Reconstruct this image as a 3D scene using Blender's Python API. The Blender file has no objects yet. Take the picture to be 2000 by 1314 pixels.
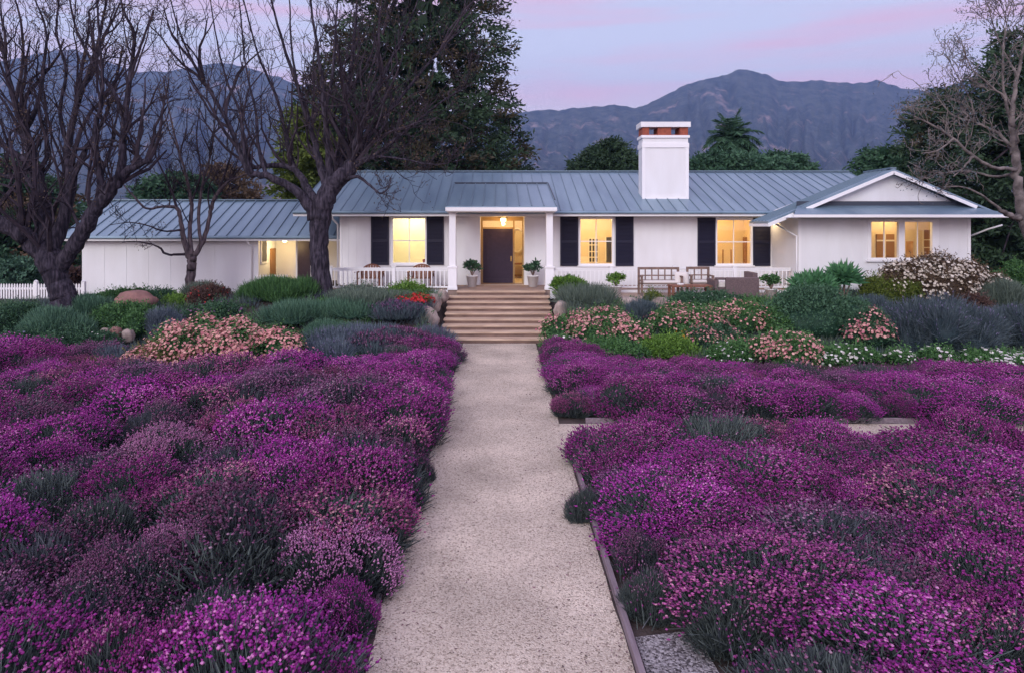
import bpy, math, random
import numpy as np
from mathutils import Vector

C = bpy.context.scene.collection
SC = bpy.context.scene
R = math.radians

# ------------------------------------------------------------------ camera, sky, sun, exposure
CAMZ = 3.45
F = 1333.0                      # focal length in photo pixels (photo is 2000 wide)
cam_d = bpy.data.cameras.new("camera")
cam = bpy.data.objects.new("camera", cam_d)
C.objects.link(cam)
cam.location = (0, 0, CAMZ)
cam.rotation_euler = (R(90), 0, 0)
cam_d.sensor_width = 36
cam_d.lens = 36 * F / 2000
cam_d.shift_x = 0.012
cam_d.shift_y = -0.1085
cam_d.clip_start = 0.1
cam_d.clip_end = 20000
SC.camera = cam

SUN_AZ = (-0.45, -1.0)          # the afterglow stands behind the camera, a little to its left
SUN_EL = 24
world = bpy.data.worlds.new("World")
SC.world = world
world.use_nodes = True
wn, wl = world.node_tree.nodes, world.node_tree.links
wn.clear()
def N(t, **k):
    n = wn.new(t)
    for a, b in k.items(): setattr(n, a, b)
    return n
w_out = N('ShaderNodeOutputWorld')
w_bg = N('ShaderNodeBackground')
w_bg.inputs['Strength'].default_value = 1.0
wl.new(w_bg.outputs[0], w_out.inputs[0])
tc = N('ShaderNodeTexCoord')
sep = N('ShaderNodeSeparateXYZ'); wl.new(tc.outputs['Generated'], sep.inputs[0])
grad = N('ShaderNodeValToRGB'); wl.new(sep.outputs['Z'], grad.inputs[0])
cr = grad.color_ramp
cr.elements[0].position = 0.0; cr.elements[0].color = (.60, .46, .54, 1)
cr.elements[1].position = 1.0; cr.elements[1].color = (.36, .405, .53, 1)
for p_, c_ in ((.13, (.64, .52, .62)), (.19, (.53, .50, .65)), (.25, (.54, .55, .72)), (.34, (.50, .52, .70)), (.5, (.395, .44, .58))):
    e = cr.elements.new(p_); e.color = (*c_, 1)
# pink cloud streaks lying low over the hills
mp = N('ShaderNodeMapping'); wl.new(tc.outputs['Generated'], mp.inputs[0])
mp.inputs['Rotation'].default_value = (0, R(14), 0)
mp.inputs['Scale'].default_value = (1.0, 1.0, 12.0)
mp.inputs['Location'].default_value = (.35, .1, .55)
nz = N('ShaderNodeTexNoise'); wl.new(mp.outputs[0], nz.inputs['Vector'])
nz.inputs['Scale'].default_value = 2.3; nz.inputs['Detail'].default_value = 6; nz.inputs['Roughness'].default_value = .5
cl = N('ShaderNodeMapRange'); wl.new(nz.outputs['Fac'], cl.inputs['Value'])
cl.inputs['From Min'].default_value = .43; cl.inputs['From Max'].default_value = .66
cl.inputs['To Min'].default_value = 0; cl.inputs['To Max'].default_value = 1.0
cmix = N('ShaderNodeMix', data_type='RGBA'); wl.new(cl.outputs[0], cmix.inputs['Factor'])
wl.new(grad.outputs[0], cmix.inputs['A']); cmix.inputs['B'].default_value = (.66, .42, .57, 1)
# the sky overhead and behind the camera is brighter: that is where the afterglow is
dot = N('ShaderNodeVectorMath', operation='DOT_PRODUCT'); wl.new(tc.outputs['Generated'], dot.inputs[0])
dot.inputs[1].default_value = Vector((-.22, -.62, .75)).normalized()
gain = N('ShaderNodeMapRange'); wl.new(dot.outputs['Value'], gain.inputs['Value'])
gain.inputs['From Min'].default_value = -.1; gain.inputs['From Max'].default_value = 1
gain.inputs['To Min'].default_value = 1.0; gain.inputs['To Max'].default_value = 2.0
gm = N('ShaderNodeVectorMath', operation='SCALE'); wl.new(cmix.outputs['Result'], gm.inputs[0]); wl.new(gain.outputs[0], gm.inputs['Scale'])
nish = N('ShaderNodeTexSky', sky_type='NISHITA')
nish.sun_disc = False
nish.sun_elevation = R(SUN_EL)
nish.sun_rotation = math.atan2(SUN_AZ[0], SUN_AZ[1])
ns = N('ShaderNodeVectorMath', operation='SCALE'); wl.new(nish.outputs[0], ns.inputs[0]); ns.inputs['Scale'].default_value = .012
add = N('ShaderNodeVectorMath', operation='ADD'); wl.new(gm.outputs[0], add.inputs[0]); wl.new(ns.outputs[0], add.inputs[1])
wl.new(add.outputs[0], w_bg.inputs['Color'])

sun_d = bpy.data.lights.new("sun", 'SUN')
sun_d.energy = 1.35
sun_d.angle = R(28)
sun_d.color = (1.0, .965, .93)
sun = bpy.data.objects.new("sun", sun_d); C.objects.link(sun)
sd = Vector((SUN_AZ[0], SUN_AZ[1], 0)).normalized() * math.cos(R(SUN_EL)) + Vector((0, 0, math.sin(R(SUN_EL))))
sun.rotation_euler = (-sd).to_track_quat('-Z', 'Y').to_euler()
sun.location = (-20, -40, 30)

SC.view_settings.view_transform = 'Standard'
SC.view_settings.look = 'None'
SC.view_settings.gamma = 1
SC.view_settings.exposure = 0.42
SC.render.engine = 'CYCLES'
SC.cycles.use_denoising = True
SC.cycles.max_bounces = 6
SC.cycles.transparent_max_bounces = 12
SC.cycles.sample_clamp_indirect = 4

# ------------------------------------------------------------------ helpers
def P(px, py, Y):
    """the point at distance Y that stands at pixel (px, py) of the photo"""
    return ((px - 976) * Y / F, Y, CAMZ - (py - 440) * Y / F)
def PX(px, Y): return (px - 976) * Y / F
def PZ(py, Y): return CAMZ - (py - 440) * Y / F

def sstep(a, b, x):
    t = np.clip((x - a) / (b - a), 0, 1)
    return t * t * (3 - 2 * t)
def gz(x, y):
    """height of the ground: flat by the paths, a planted bank up to the house"""
    x = np.asarray(x, float); y = np.asarray(y, float)
    z = 1.05 * sstep(18.0, 22.2, y) - .35 * sstep(-7, -11, x) * sstep(18, 22, y) * (x < 0)
    st = np.abs(x + .04) < 2.0
    z = np.where(st, np.minimum(z, np.clip((y - 20.7) * .28, 0, 2)), z)
    far = sstep(45, 400, y) * 6
    return z + far

def mat(name, col, rough=.7, metal=0., col2=None, scale=6., detail=4., bump=0., bscale=None, spec=.3, lo=.35, hi=.65, stretch=None, tint=None, rnd=0., trans=0., tips=None):
    m = bpy.data.materials.new(name); m.use_nodes = True
    n, l = m.node_tree.nodes, m.node_tree.links
    b = n['Principled BSDF']
    b.inputs['Roughness'].default_value = rough; b.inputs['Metallic'].default_value = metal
    b.inputs['Specular IOR Level'].default_value = spec
    b.inputs['Base Color'].default_value = (*col, 1)
    if col2 is not None or bump:
        t = n.new('ShaderNodeTexCoord'); src = t.outputs['Object']
        if stretch:
            mpp = n.new('ShaderNodeMapping'); mpp.inputs['Scale'].default_value = stretch
            l.new(src, mpp.inputs[0]); src = mpp.outputs[0]
    if tint is not None:          # two colours mixed by each leaf's or flower's own random number, then a shift per plant
        at = n.new('ShaderNodeAttribute'); at.attribute_name = 'tint'
        mx = n.new('ShaderNodeMix'); mx.data_type = 'RGBA'
        l.new(at.outputs['Fac'], mx.inputs['Factor'])
        mx.inputs['A'].default_value = (*col, 1); mx.inputs['B'].default_value = (*tint, 1)
        outc = mx.outputs['Result']
        if tips:          # the palest few
            tr_ = n.new('ShaderNodeMapRange'); l.new(at.outputs['Fac'], tr_.inputs[0]); tr_.inputs['From Min'].default_value = .86; tr_.inputs['From Max'].default_value = 1.0
            m3 = n.new('ShaderNodeMix'); m3.data_type = 'RGBA'; l.new(tr_.outputs[0], m3.inputs['Factor']); l.new(outc, m3.inputs['A']); m3.inputs['B'].default_value = (*tips, 1)
            outc = m3.outputs['Result']
        if rnd:
            oi = n.new('ShaderNodeObjectInfo'); hs = n.new('ShaderNodeHueSaturation')
            mr = n.new('ShaderNodeMapRange'); l.new(oi.outputs['Random'], mr.inputs[0])
            mr.inputs['To Min'].default_value = .5 - .022 * rnd; mr.inputs['To Max'].default_value = .5 + .03 * rnd
            mv = n.new('ShaderNodeMapRange'); l.new(oi.outputs['Random'], mv.inputs[0])
            mv.inputs['To Min'].default_value = 1.25; mv.inputs['To Max'].default_value = .75
            l.new(mr.outputs[0], hs.inputs['Hue']); l.new(mv.outputs[0], hs.inputs['Value']); l.new(outc, hs.inputs['Color'])
            outc = hs.outputs[0]
        l.new(outc, b.inputs['Base Color'])
        if trans:
            tr = n.new('ShaderNodeBsdfTranslucent'); l.new(outc, tr.inputs['Color'])
            ms = n.new('ShaderNodeMixShader'); ms.inputs[0].default_value = trans
            l.new(b.outputs[0], ms.inputs[1]); l.new(tr.outputs[0], ms.inputs[2])
            l.new(ms.outputs[0], n['Material Output'].inputs[0])
    elif col2 is not None:
        nt = n.new('ShaderNodeTexNoise'); nt.inputs['Scale'].default_value = scale; nt.inputs['Detail'].default_value = detail
        l.new(src, nt.inputs['Vector'])
        rp = n.new('ShaderNodeMapRange'); l.new(nt.outputs['Fac'], rp.inputs[0])
        rp.inputs['From Min'].default_value = lo; rp.inputs['From Max'].default_value = hi
        mx = n.new('ShaderNodeMix'); mx.data_type = 'RGBA'; l.new(rp.outputs[0], mx.inputs['Factor'])
        mx.inputs['A'].default_value = (*col, 1); mx.inputs['B'].default_value = (*col2, 1)
        l.new(mx.outputs['Result'], b.inputs['Base Color'])
    if bump:
        nb = n.new('ShaderNodeTexNoise'); nb.inputs['Scale'].default_value = bscale or scale * 3; nb.inputs['Detail'].default_value = 5
        l.new(src, nb.inputs['Vector'])
        bp = n.new('ShaderNodeBump'); bp.inputs['Strength'].default_value = bump; bp.inputs['Distance'].default_value = .03
        l.new(nb.outputs['Fac'], bp.inputs['Height']); l.new(bp.outputs[0], b.inputs['Normal'])
    return m

def tag(o, label=None, cat=None, group=None, kind=None):
    if label: o['label'] = label
    if cat: o['category'] = cat
    if group: o['group'] = group
    if kind: o['kind'] = kind
    return o

def empty(name, loc, label=None, cat=None, group=None):
    o = bpy.data.objects.new(name, None); C.objects.link(o)
    o.location = loc; o.empty_display_size = .2
    return tag(o, label, cat, group)

def abs_loc(o):
    v = Vector(o.location)
    while o.parent: o = o.parent; v += Vector(o.location)
    return v

def link(name, me, m, parent=None):
    o = bpy.data.objects.new(name, me); C.objects.link(o)
    if m: me.materials.append(m)
    if parent:
        o.location = -abs_loc(parent); o.parent = parent      # meshes are written in world coordinates
    return o

class MB:
    """small polygon collector"""
    def __init__(s): s.v = []; s.f = []
    def poly(s, pts):
        k = len(s.v); s.v += [tuple(p) for p in pts]; s.f.append(tuple(range(k, k + len(pts)))); return s
    def hexa(s, a, b):
        """a: 4 bottom corners, b: 4 top corners, same order"""
        k = len(s.v); s.v += [tuple(p) for p in a] + [tuple(p) for p in b]
        s.f += [(k+3, k+2, k+1, k), (k+4, k+5, k+6, k+7)] + [(k+i, k+(i+1) % 4, k+4+(i+1) % 4, k+4+i) for i in range(4)]
        return s
    def box(s, x0, x1, y0, y1, z0, z1):
        return s.hexa([(x0,y0,z0),(x1,y0,z0),(x1,y1,z0),(x0,y1,z0)], [(x0,y0,z1),(x1,y0,z1),(x1,y1,z1),(x0,y1,z1)])
    def slab(s, pts, t):
        return s.hexa([(p[0], p[1], p[2] - t) for p in pts], pts)
    def prism(s, pts, d):
        k = len(s.v); n = len(pts); d = Vector(d)
        s.v += [tuple(p) for p in pts] + [tuple(Vector(p) + d) for p in pts]
        s.f += [tuple(range(k + n - 1, k - 1, -1)), tuple(range(k + n, k + 2 * n))]
        s.f += [(k+i, k+(i+1) % n, k+n+(i+1) % n, k+n+i) for i in range(n)]
        return s
    def bar(s, a, b, w, h=None, up=(0, 0, 1)):
        a, b, up = Vector(a), Vector(b), Vector(up); h = h or w
        d = (b - a).normalized(); x = d.cross(up)
        if x.length < 1e-4: x = d.cross(Vector((0, 1, 0)))
        x.normalize(); y = x.cross(d).normalized()
        q = [(-w/2, -h/2), (w/2, -h/2), (w/2, h/2), (-w/2, h/2)]
        return s.hexa([a + x*i + y*j for i, j in q], [b + x*i + y*j for i, j in q])
    def tube(s, pts, rad, n=8, cap=True):
        pts = [Vector(p) for p in pts]; k = len(s.v); m = len(pts); x = None
        for i, p in enumerate(pts):
            d = (pts[min(i+1, m-1)] - pts[max(i-1, 0)]).normalized()
            if x is None:
                x = d.orthogonal().normalized()
            else:
                x = (x - d * x.dot(d)); x = x.normalized() if x.length > 1e-5 else d.orthogonal().normalized()
            y = d.cross(x); r = rad[i] if hasattr(rad, '__len__') else rad
            for j in range(n):
                a = 2 * math.pi * j / n
                s.v.append(tuple(p + x * (math.cos(a) * r) + y * (math.sin(a) * r)))
        for i in range(m - 1):
            for j in range(n):
                a = k + i*n + j; b = k + i*n + (j+1) % n
                s.f.append((a, b, b + n, a + n))
        if cap:
            s.f.append(tuple(k + j for j in range(n - 1, -1, -1))); s.f.append(tuple(k + (m-1)*n + j for j in range(n)))
        return s
    def lathe(s, c, prof, n=20):
        """prof: (r, z) pairs from bottom to top"""
        k = len(s.v); m = len(prof)
        for r, z in prof:
            for j in range(n):
                a = 2 * math.pi * j / n; s.v.append((c[0] + r * math.cos(a), c[1] + r * math.sin(a), c[2] + z))
        for i in range(m - 1):
            for j in range(n):
                a = k + i*n + j; b = k + i*n + (j+1) % n; s.f.append((a, b, b + n, a + n))
        s.f.append(tuple(k + j for j in range(n - 1, -1, -1))); s.f.append(tuple(k + (m-1)*n + j for j in range(n)))
        return s
    def build(s, name, m, parent=None, smooth=False, bevel=0.):
        me = bpy.data.meshes.new(name); me.from_pydata(s.v, [], s.f); me.update()
        if smooth: me.polygons.foreach_set('use_smooth', [True] * len(me.polygons))
        o = link(name, me, m, parent)
        if bevel:
            b = o.modifiers.new('bevel', 'BEVEL'); b.width = bevel; b.segments = 2; b.limit_method = 'ANGLE'
        return o

class NP:
    """numpy polygon collector for leaves, twigs and flowers, with a tint per vertex"""
    def __init__(s): s.V = []; s.T = []; s.Q = []; s.tri = []; s.n = 0
    def add(s, V, F, t=None):
        V = np.asarray(V, np.float32).reshape(-1, 3); F = np.asarray(F, np.int64)
        s.V.append(V); s.T.append(np.zeros(len(V), np.float32) if t is None else np.asarray(t, np.float32))
        (s.Q if F.shape[1] == 4 else s.tri).append(F + s.n); s.n += len(V); return s
    def mesh(s, name):
        V = np.concatenate(s.V); T = np.concatenate(s.T)
        Q = np.concatenate(s.Q) if s.Q else np.zeros((0, 4), np.int64); t = np.concatenate(s.tri) if s.tri else np.zeros((0, 3), np.int64)
        me = bpy.data.meshes.new(name)
        me.vertices.add(len(V)); me.vertices.foreach_set('co', V.ravel())
        me.loops.add(Q.size + t.size); me.loops.foreach_set('vertex_index', np.concatenate([Q.ravel(), t.ravel()]).astype(np.int32))
        me.polygons.add(len(Q) + len(t))
        me.polygons.foreach_set('loop_start', np.concatenate([np.arange(len(Q)) * 4, Q.size + np.arange(len(t)) * 3]).astype(np.int32))
        me.update(calc_edges=True)
        a = me.attributes.new('tint', 'FLOAT', 'POINT'); a.data.foreach_set('value', T)
        return me
    def build(s, name, m, parent=None): return link(name, s.mesh(name), m, parent)

def unit(v): return v / np.maximum(np.linalg.norm(v, axis=1, keepdims=True), 1e-9)
def rdir(rng, n): return unit(rng.normal(size=(n, 3)))
def add_blades(np_, p, d, L, W, rng, t=None, tip=.15):
    """narrow upright leaves: base at p, along d"""
    n = len(p); s = unit(np.cross(d, rdir(rng, n))); L = np.broadcast_to(L, n)[:, None]; W = np.broadcast_to(W, n)[:, None]
    V = np.stack([p - s*W*.4, p + s*W*.4, p + d*L + s*W*tip, p + d*L - s*W*tip], 1).reshape(-1, 3)
    t = rng.random(n) if t is None else t
    np_.add(V, np.arange(4 * n).reshape(n, 4), np.repeat(t, 4))
def add_leaves(np_, p, d, L, W, rng, t=None):
    """diamond leaves along d"""
    n = len(p); s = unit(np.cross(d, rdir(rng, n))); L = np.broadcast_to(L, n)[:, None]; W = np.broadcast_to(W, n)[:, None]
    V = np.stack([p, p + d*L*.45 + s*W*.5, p + d*L, p + d*L*.45 - s*W*.5], 1).reshape(-1, 3)
    t = rng.random(n) if t is None else t
    np_.add(V, np.arange(4 * n).reshape(n, 4), np.repeat(t, 4))
HEAD_F = np.array([(0, 2, 1), (0, 3, 2), (0, 4, 3), (0, 1, 4), (5, 1, 2), (5, 2, 3), (5, 3, 4), (5, 4, 1)])
def add_heads(np_, p, d, L, r, rng, t=None):
    """little flower heads: slim double pyramids"""
    n = len(p); s = unit(np.cross(d, rdir(rng, n))); q = np.cross(d, s)
    L = np.broadcast_to(L, n)[:, None]; r = np.broadcast_to(r, n)[:, None]; m = p + d*L*.55
    V = np.stack([p, m + s*r, m + q*r, m - s*r, m - q*r, p + d*L], 1).reshape(-1, 3)
    t = rng.random(n) if t is None else t
    np_.add(V, (np.arange(n)[:, None, None] * 6 + HEAD_F[None]).reshape(-1, 3), np.repeat(t, 6))
def add_discs(np_, p, d, r, rng, t=None):
    """daisy faces: hexagons facing d, a little dished"""
    n = len(p); s = unit(np.cross(d, rdir(rng, n))); q = np.cross(d, s); r = np.broadcast_to(r, n)[:, None]
    V = np.stack([p] + [p + d*r*.25 + (s*math.cos(a) + q*math.sin(a))*r for a in np.arange(6) * math.pi / 3], 1).reshape(-1, 3)
    F = np.array([(0, i + 1, (i + 1) % 6 + 1) for i in range(6)])
    t = rng.random(n) if t is None else t
    np_.add(V, (np.arange(n)[:, None, None] * 7 + F[None]).reshape(-1, 3), np.repeat(t, 7))
# ------------------------------------------------------------------ materials of the place
M_soil = mat('soil', (.035, .026, .024), .95, col2=(.075, .055, .05), scale=3, bump=.6, bscale=30)
M_white = mat('white_paint', (.775, .785, .80), .55, col2=(.69, .69, .69), scale=1.1, detail=7, lo=.3, hi=.75, stretch=(1.6, 1.6, .45))
M_trim = mat('white_trim', (.80, .80, .81), .45)
M_soffit = mat('soffit_paint', (.70, .68, .66), .6)
M_zinc = mat('zinc_roof', (.22, .315, .385), .36, .3, col2=(.145, .22, .29), scale=.7, spec=.5, lo=.3, hi=.7, detail=7, stretch=(2.2, .3, 1))
M_seam = mat('zinc_seam', (.15, .215, .27), .45, .25, spec=.5)
M_navy = mat('navy_paint', (.012, .012, .03), .45)
M_door = mat('door_paint', (.035, .022, .045), .4, col2=(.028, .018, .038), scale=9)
M_gold = mat('door_frame_paint', (.30, .20, .09), .5)
M_brick = mat('chimney_brick', (.36, .10, .06), .85, col2=(.25, .07, .045), scale=9, bump=.3)
M_dark = mat('dark_opening', (.015, .015, .02), .8)
M_black = mat('black_metal', (.03, .03, .035), .4, .5)
M_brass = mat('brass', (.5, .35, .12), .3, .9)
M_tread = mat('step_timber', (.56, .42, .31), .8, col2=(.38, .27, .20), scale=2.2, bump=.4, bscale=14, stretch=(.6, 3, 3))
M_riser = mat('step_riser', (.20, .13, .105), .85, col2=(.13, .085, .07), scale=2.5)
M_deck = mat('porch_deck', (.34, .24, .2), .8, col2=(.26, .19, .16), scale=2)
M_edge = mat('weathered_timber', (.17, .13, .15), .8, col2=(.25, .20, .22), scale=3, bump=.4, stretch=(6, .5, 6))
M_rock = mat('rock', (.40, .33, .29), .9, col2=(.22, .17, .15), scale=3, bump=.8, bscale=9)
M_rock_red = mat('rock_red', (.28, .15, .13), .9, col2=(.18, .10, .09), scale=3, bump=.8, bscale=9)
M_teak = mat('teak', (.24, .10, .06), .6, col2=(.16, .065, .04), scale=5, stretch=(2, 2, 8))
M_grayteak = mat('aged_teak', (.22, .145, .115), .7, col2=(.14, .095, .08), scale=5)
M_wicker = mat('wicker', (.17, .12, .12), .75, col2=(.11, .078, .08), scale=40, bump=.6, bscale=70)
M_cushion = mat('cushion_cloth', (.62, .58, .54), .9)
M_pot = mat('white_pot', (.74, .73, .72), .5)
M_room = mat('room_wall', (.75, .62, .42), .9)
M_roomtrim = mat('room_trim', (.8, .72, .58), .7)
M_inlite = mat('room_dark_glass', (.05, .05, .06), .2)
M_wood = mat('room_wood', (.3, .15, .06), .6)
M_bark = mat('bark', (.020, .017, .025), .95, col2=(.085, .072, .096), scale=6, lo=.4, hi=.72, bump=1., bscale=22, stretch=(2.5, 2.5, .5), spec=.15)
M_twig = mat('twig_bark', (.024, .019, .026), .95, col2=(.06, .047, .060), scale=3, spec=.15)
M_palebark = mat('pale_bark', (.22, .19, .18), .95, col2=(.07, .06, .058), scale=4, bump=.8, bscale=14)
M_midbark = mat('grey_bark', (.05, .038, .044), .95, col2=(.16, .125, .135), scale=5, bump=1., bscale=18, stretch=(2.5, 2.5, .6))
M_flash = mat('dark_flashing', (.045, .055, .075), .5)
M_terrace = mat('terrace_gravel', (.40, .30, .24), .95, col2=(.32, .24, .2), scale=8, bump=.4, bscale=60)

def glass(name):
    m = bpy.data.materials.new(name); m.use_nodes = True
    n, l = m.node_tree.nodes, m.node_tree.links; n.clear()
    o = n.new('ShaderNodeOutputMaterial'); g = n.new('ShaderNodeBsdfGlossy'); g.inputs['Roughness'].default_value = .03
    t = n.new('ShaderNodeBsdfTransparent'); t.inputs[0].default_value = (.96, .97, .97, 1)
    mx = n.new('ShaderNodeMixShader'); mx.inputs[0].default_value = .05
    l.new(t.outputs[0], mx.inputs[1]); l.new(g.outputs[0], mx.inputs[2]); l.new(mx.outputs[0], o.inputs[0])
    return m
M_glass = glass('window_glass')
def lamp_mat(name, col, k):
    m = bpy.data.materials.new(name); m.use_nodes = True
    b = m.node_tree.nodes['Principled BSDF']; b.inputs['Emission Color'].default_value = (*col, 1); b.inputs['Emission Strength'].default_value = k
    return m
M_lamp = lamp_mat('lamp_glass', (1, .72, .35), 6)

def gravel(name, c1, c2, c3, s):
    m = bpy.data.materials.new(name); m.use_nodes = True
    n, l = m.node_tree.nodes, m.node_tree.links; b = n['Principled BSDF']; b.inputs['Roughness'].default_value = .95; b.inputs['Specular IOR Level'].default_value = .15
    t = n.new('ShaderNodeTexCoord')
    v = n.new('ShaderNodeTexVoronoi'); v.inputs['Scale'].default_value = s; l.new(t.outputs['Object'], v.inputs['Vector'])
    sp = n.new('ShaderNodeSeparateColor'); l.new(v.outputs['Color'], sp.inputs[0])
    r = n.new('ShaderNodeValToRGB'); l.new(sp.outputs[0], r.inputs[0])
    r.color_ramp.elements[0].color = (*c1, 1); r.color_ramp.elements[1].color = (*c3, 1)
    e = r.color_ramp.elements.new(.25); e.color = (*c2, 1)
    big = n.new('ShaderNodeTexNoise'); big.inputs['Scale'].default_value = .9; big.inputs['Detail'].default_value = 6; l.new(t.outputs['Object'], big.inputs['Vector'])
    mr = n.new('ShaderNodeMapRange'); mr.inputs['From Min'].default_value = .3; mr.inputs['From Max'].default_value = .7; mr.inputs['To Min'].default_value = .70; mr.inputs['To Max'].default_value = 1.14
    l.new(big.outputs['Fac'], mr.inputs[0])
    sc = n.new('ShaderNodeVectorMath'); sc.operation = 'SCALE'; l.new(r.outputs[0], sc.inputs[0]); l.new(mr.outputs[0], sc.inputs['Scale'])
    l.new(sc.outputs[0], b.inputs['Base Color'])
    bp = n.new('ShaderNodeBump'); bp.inputs['Strength'].default_value = .7; bp.inputs['Distance'].default_value = .012; bp.invert = True
    l.new(v.outputs['Distance'], bp.inputs['Height']); l.new(bp.outputs[0], b.inputs['Normal'])
    return m
M_gravel = gravel('path_gravel', (.23, .185, .145), (.48, .40, .325), (.68, .59, .49), 74)
M_mulch = gravel('mulch', (.05, .042, .045), (.13, .115, .12), (.46, .43, .44), 62)

# ------------------------------------------------------------------ the ground and the hills
def grid_mesh(name, X, Y, Z, m, kind='structure', smooth=True):
    ny, nx = X.shape
    V = np.stack([X, Y, Z], 2).reshape(-1, 3)
    i = np.arange(ny - 1)[:, None] * nx + np.arange(nx - 1)[None]
    F = np.stack([i, i + 1, i + nx + 1, i + nx], 2).reshape(-1, 4)
    q = NP(); q.add(V, F); o = q.build(name, m); o.data.polygons.foreach_set('use_smooth', [smooth] * len(o.data.polygons))
    tag(o, kind=kind); return o

xs = np.concatenate([-np.geomspace(3000, 26, 22), np.arange(-25, 25.1, .4), np.geomspace(26, 3000, 22)])
ys = np.concatenate([np.array([-400, -120, -40, -15, -5]), np.arange(0, 30.1, .3), np.geomspace(31, 900, 30)])
gx, gy = np.meshgrid(xs, ys)
rg = np.random.default_rng(3)
gzv = gz(gx, gy) + np.where((gy < 30) & (np.abs(gx) > 1.6) & (np.abs(gx) < 26), rg.normal(size=gx.shape) * .012, 0)
ground = grid_mesh('ground', gx, gy, gzv, M_soil)

def sheet(name, pts, m, z=.004):
    b = MB(); b.poly([(x, y, z + float(gz(0.0 if abs(x) < 2 else x, min(y, 17.9)))) for x, y in pts]); o = b.build(name, m); tag(o, kind='structure'); return o
rp = random.Random(5)
def wavy(x, y0, y1, n, a): return [(x + rp.uniform(-a, a), y0 + (y1 - y0) * i / n) for i in range(n + 1)]
sheet('gravel_path', wavy(1.04, 1.0, 19.95, 40, .012) + wavy(-1.06, 19.95, 1.0, 40, .03), M_gravel)
sheet('cross_path', [(1.03, 10.15), (26, 10.05), (26, 11.85), (1.03, 11.85)], M_gravel, .010)
sheet('mulch_patch', [(1.13, 3.5), (1.8, 3.5), (1.65, 5.8), (1.13, 5.7)], M_mulch, .016)
te = MB(); te.box(2.1, 10.2, 21.9, 23.7, .9, 1.11); tag(te.build('terrace', M_terrace), kind='structure')

RIDGE = [(-900, 250), (-500, 180), (-250, 150), (0, 121), (60, 108), (110, 99), (145, 97), (190, 118), (270, 140), (330, 142), (420, 123), (470, 130), (530, 146), (600, 172), (700, 200), (800, 214), (985, 223), (1040, 218), (1110, 214), (1165, 207), (1200, 206), (1240, 213), (1262, 206), (1290, 190), (1340, 167), (1400, 151), (1440, 138), (1458, 135), (1482, 141), (1520, 158), (1560, 160), (1600, 158), (1660, 163), (1690, 162), (1712, 157), (1735, 166), (1765, 175), (1800, 176), (1850, 168), (1900, 157), (1960, 150), (2050, 146), (2300, 175), (2900, 240)]
ra, rb = np.array(RIDGE, float).T
apx = np.arange(-900, 2901, 3.0)
ridge = np.interp(apx, ra, rb)
def vnoise(x, y, seed):
    r = np.random.default_rng(seed); g = r.random((64, 64))
    xi, yi = np.floor(x).astype(int), np.floor(y).astype(int); fx, fy = x - xi, y - yi
    fx = fx*fx*(3 - 2*fx); fy = fy*fy*(3 - 2*fy)
    a = g[yi % 64, xi % 64]; b = g[yi % 64, (xi + 1) % 64]; c = g[(yi + 1) % 64, xi % 64]; d = g[(yi + 1) % 64, (xi + 1) % 64]
    return (a*(1-fx) + b*fx)*(1-fy) + (c*(1-fx) + d*fx)*fy
ridge = ridge + (vnoise(apx / 14, apx * 0, 8) - .5) * 4 + (vnoise(apx / 6, apx * 0, 9) - .5) * 2
YR = 1900.0
tt = np.concatenate([np.linspace(0, 1, 150), np.linspace(1.03, 1.4, 8)])
A, T = np.meshgrid(apx, tt)
Yd = 620 + (YR - 620) * T
H = CAMZ + (440 - np.interp(A, apx, ridge)) * YR / F
wx = A + 46 * (vnoise(A / 90, T * 4, 31) - .5) + 16 * (vnoise(A / 30, T * 10, 32) - .5)
gul = (1 - np.abs(vnoise(wx / 74, T * 2.2, 11) - .5) * 2) ** 2 * .5 + (1 - np.abs(vnoise(wx / 27 + 9, T * 4, 12) - .5) * 2) ** 2 * .28 + (1 - np.abs(vnoise(wx / 10, T * 11, 13) - .5) * 2) * .14 + vnoise(A / 4.5, T * 40, 14) * .08
prof = np.where(T <= 1, np.clip(T, 0, 1) ** 1.45, 1 - (T - 1) * 1.6)
env = np.clip(np.sin(np.clip(T, 0, 1) * math.pi), 0, 1)
Z = 6 + (H - 6) * prof * (1 - .42 * env * gul)
M_hill = mat('hillside', (.030, .042, .060), .95)
hn, hl = M_hill.node_tree.nodes, M_hill.node_tree.links
ht = hn.new('ShaderNodeTexCoord')
def hnoise(s, d, w=None):
    q = hn.new('ShaderNodeTexNoise'); q.inputs['Scale'].default_value = s; q.inputs['Detail'].default_value = d; q.inputs['Roughness'].default_value = .65
    hl.new(ht.outputs['Object'], q.inputs['Vector']); return q
n1, n2, n3 = hnoise(.006, 8), hnoise(.035, 6), hnoise(.013, 9)
m1 = hn.new('ShaderNodeMapRange'); hl.new(n2.outputs['Fac'], m1.inputs[0]); m1.inputs['From Min'].default_value = .38; m1.inputs['From Max'].default_value = .62
mxa = hn.new('ShaderNodeMix'); mxa.data_type = 'RGBA'; hl.new(m1.outputs[0], mxa.inputs['Factor'])
mxa.inputs['A'].default_value = (.016, .032, .038, 1); mxa.inputs['B'].default_value = (.065, .080, .078, 1)
m2 = hn.new('ShaderNodeMapRange'); hl.new(n3.outputs['Fac'], m2.inputs[0]); m2.inputs['From Min'].default_value = .57; m2.inputs['From Max'].default_value = .69; m2.inputs['To Max'].default_value = .9
mxb = hn.new('ShaderNodeMix'); mxb.data_type = 'RGBA'; hl.new(m2.outputs[0], mxb.inputs['Factor'])
hl.new(mxa.outputs['Result'], mxb.inputs['A']); mxb.inputs['B'].default_value = (.30, .22, .21, 1)
hl.new(mxb.outputs['Result'], hn['Principled BSDF'].inputs['Base Color'])
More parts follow.
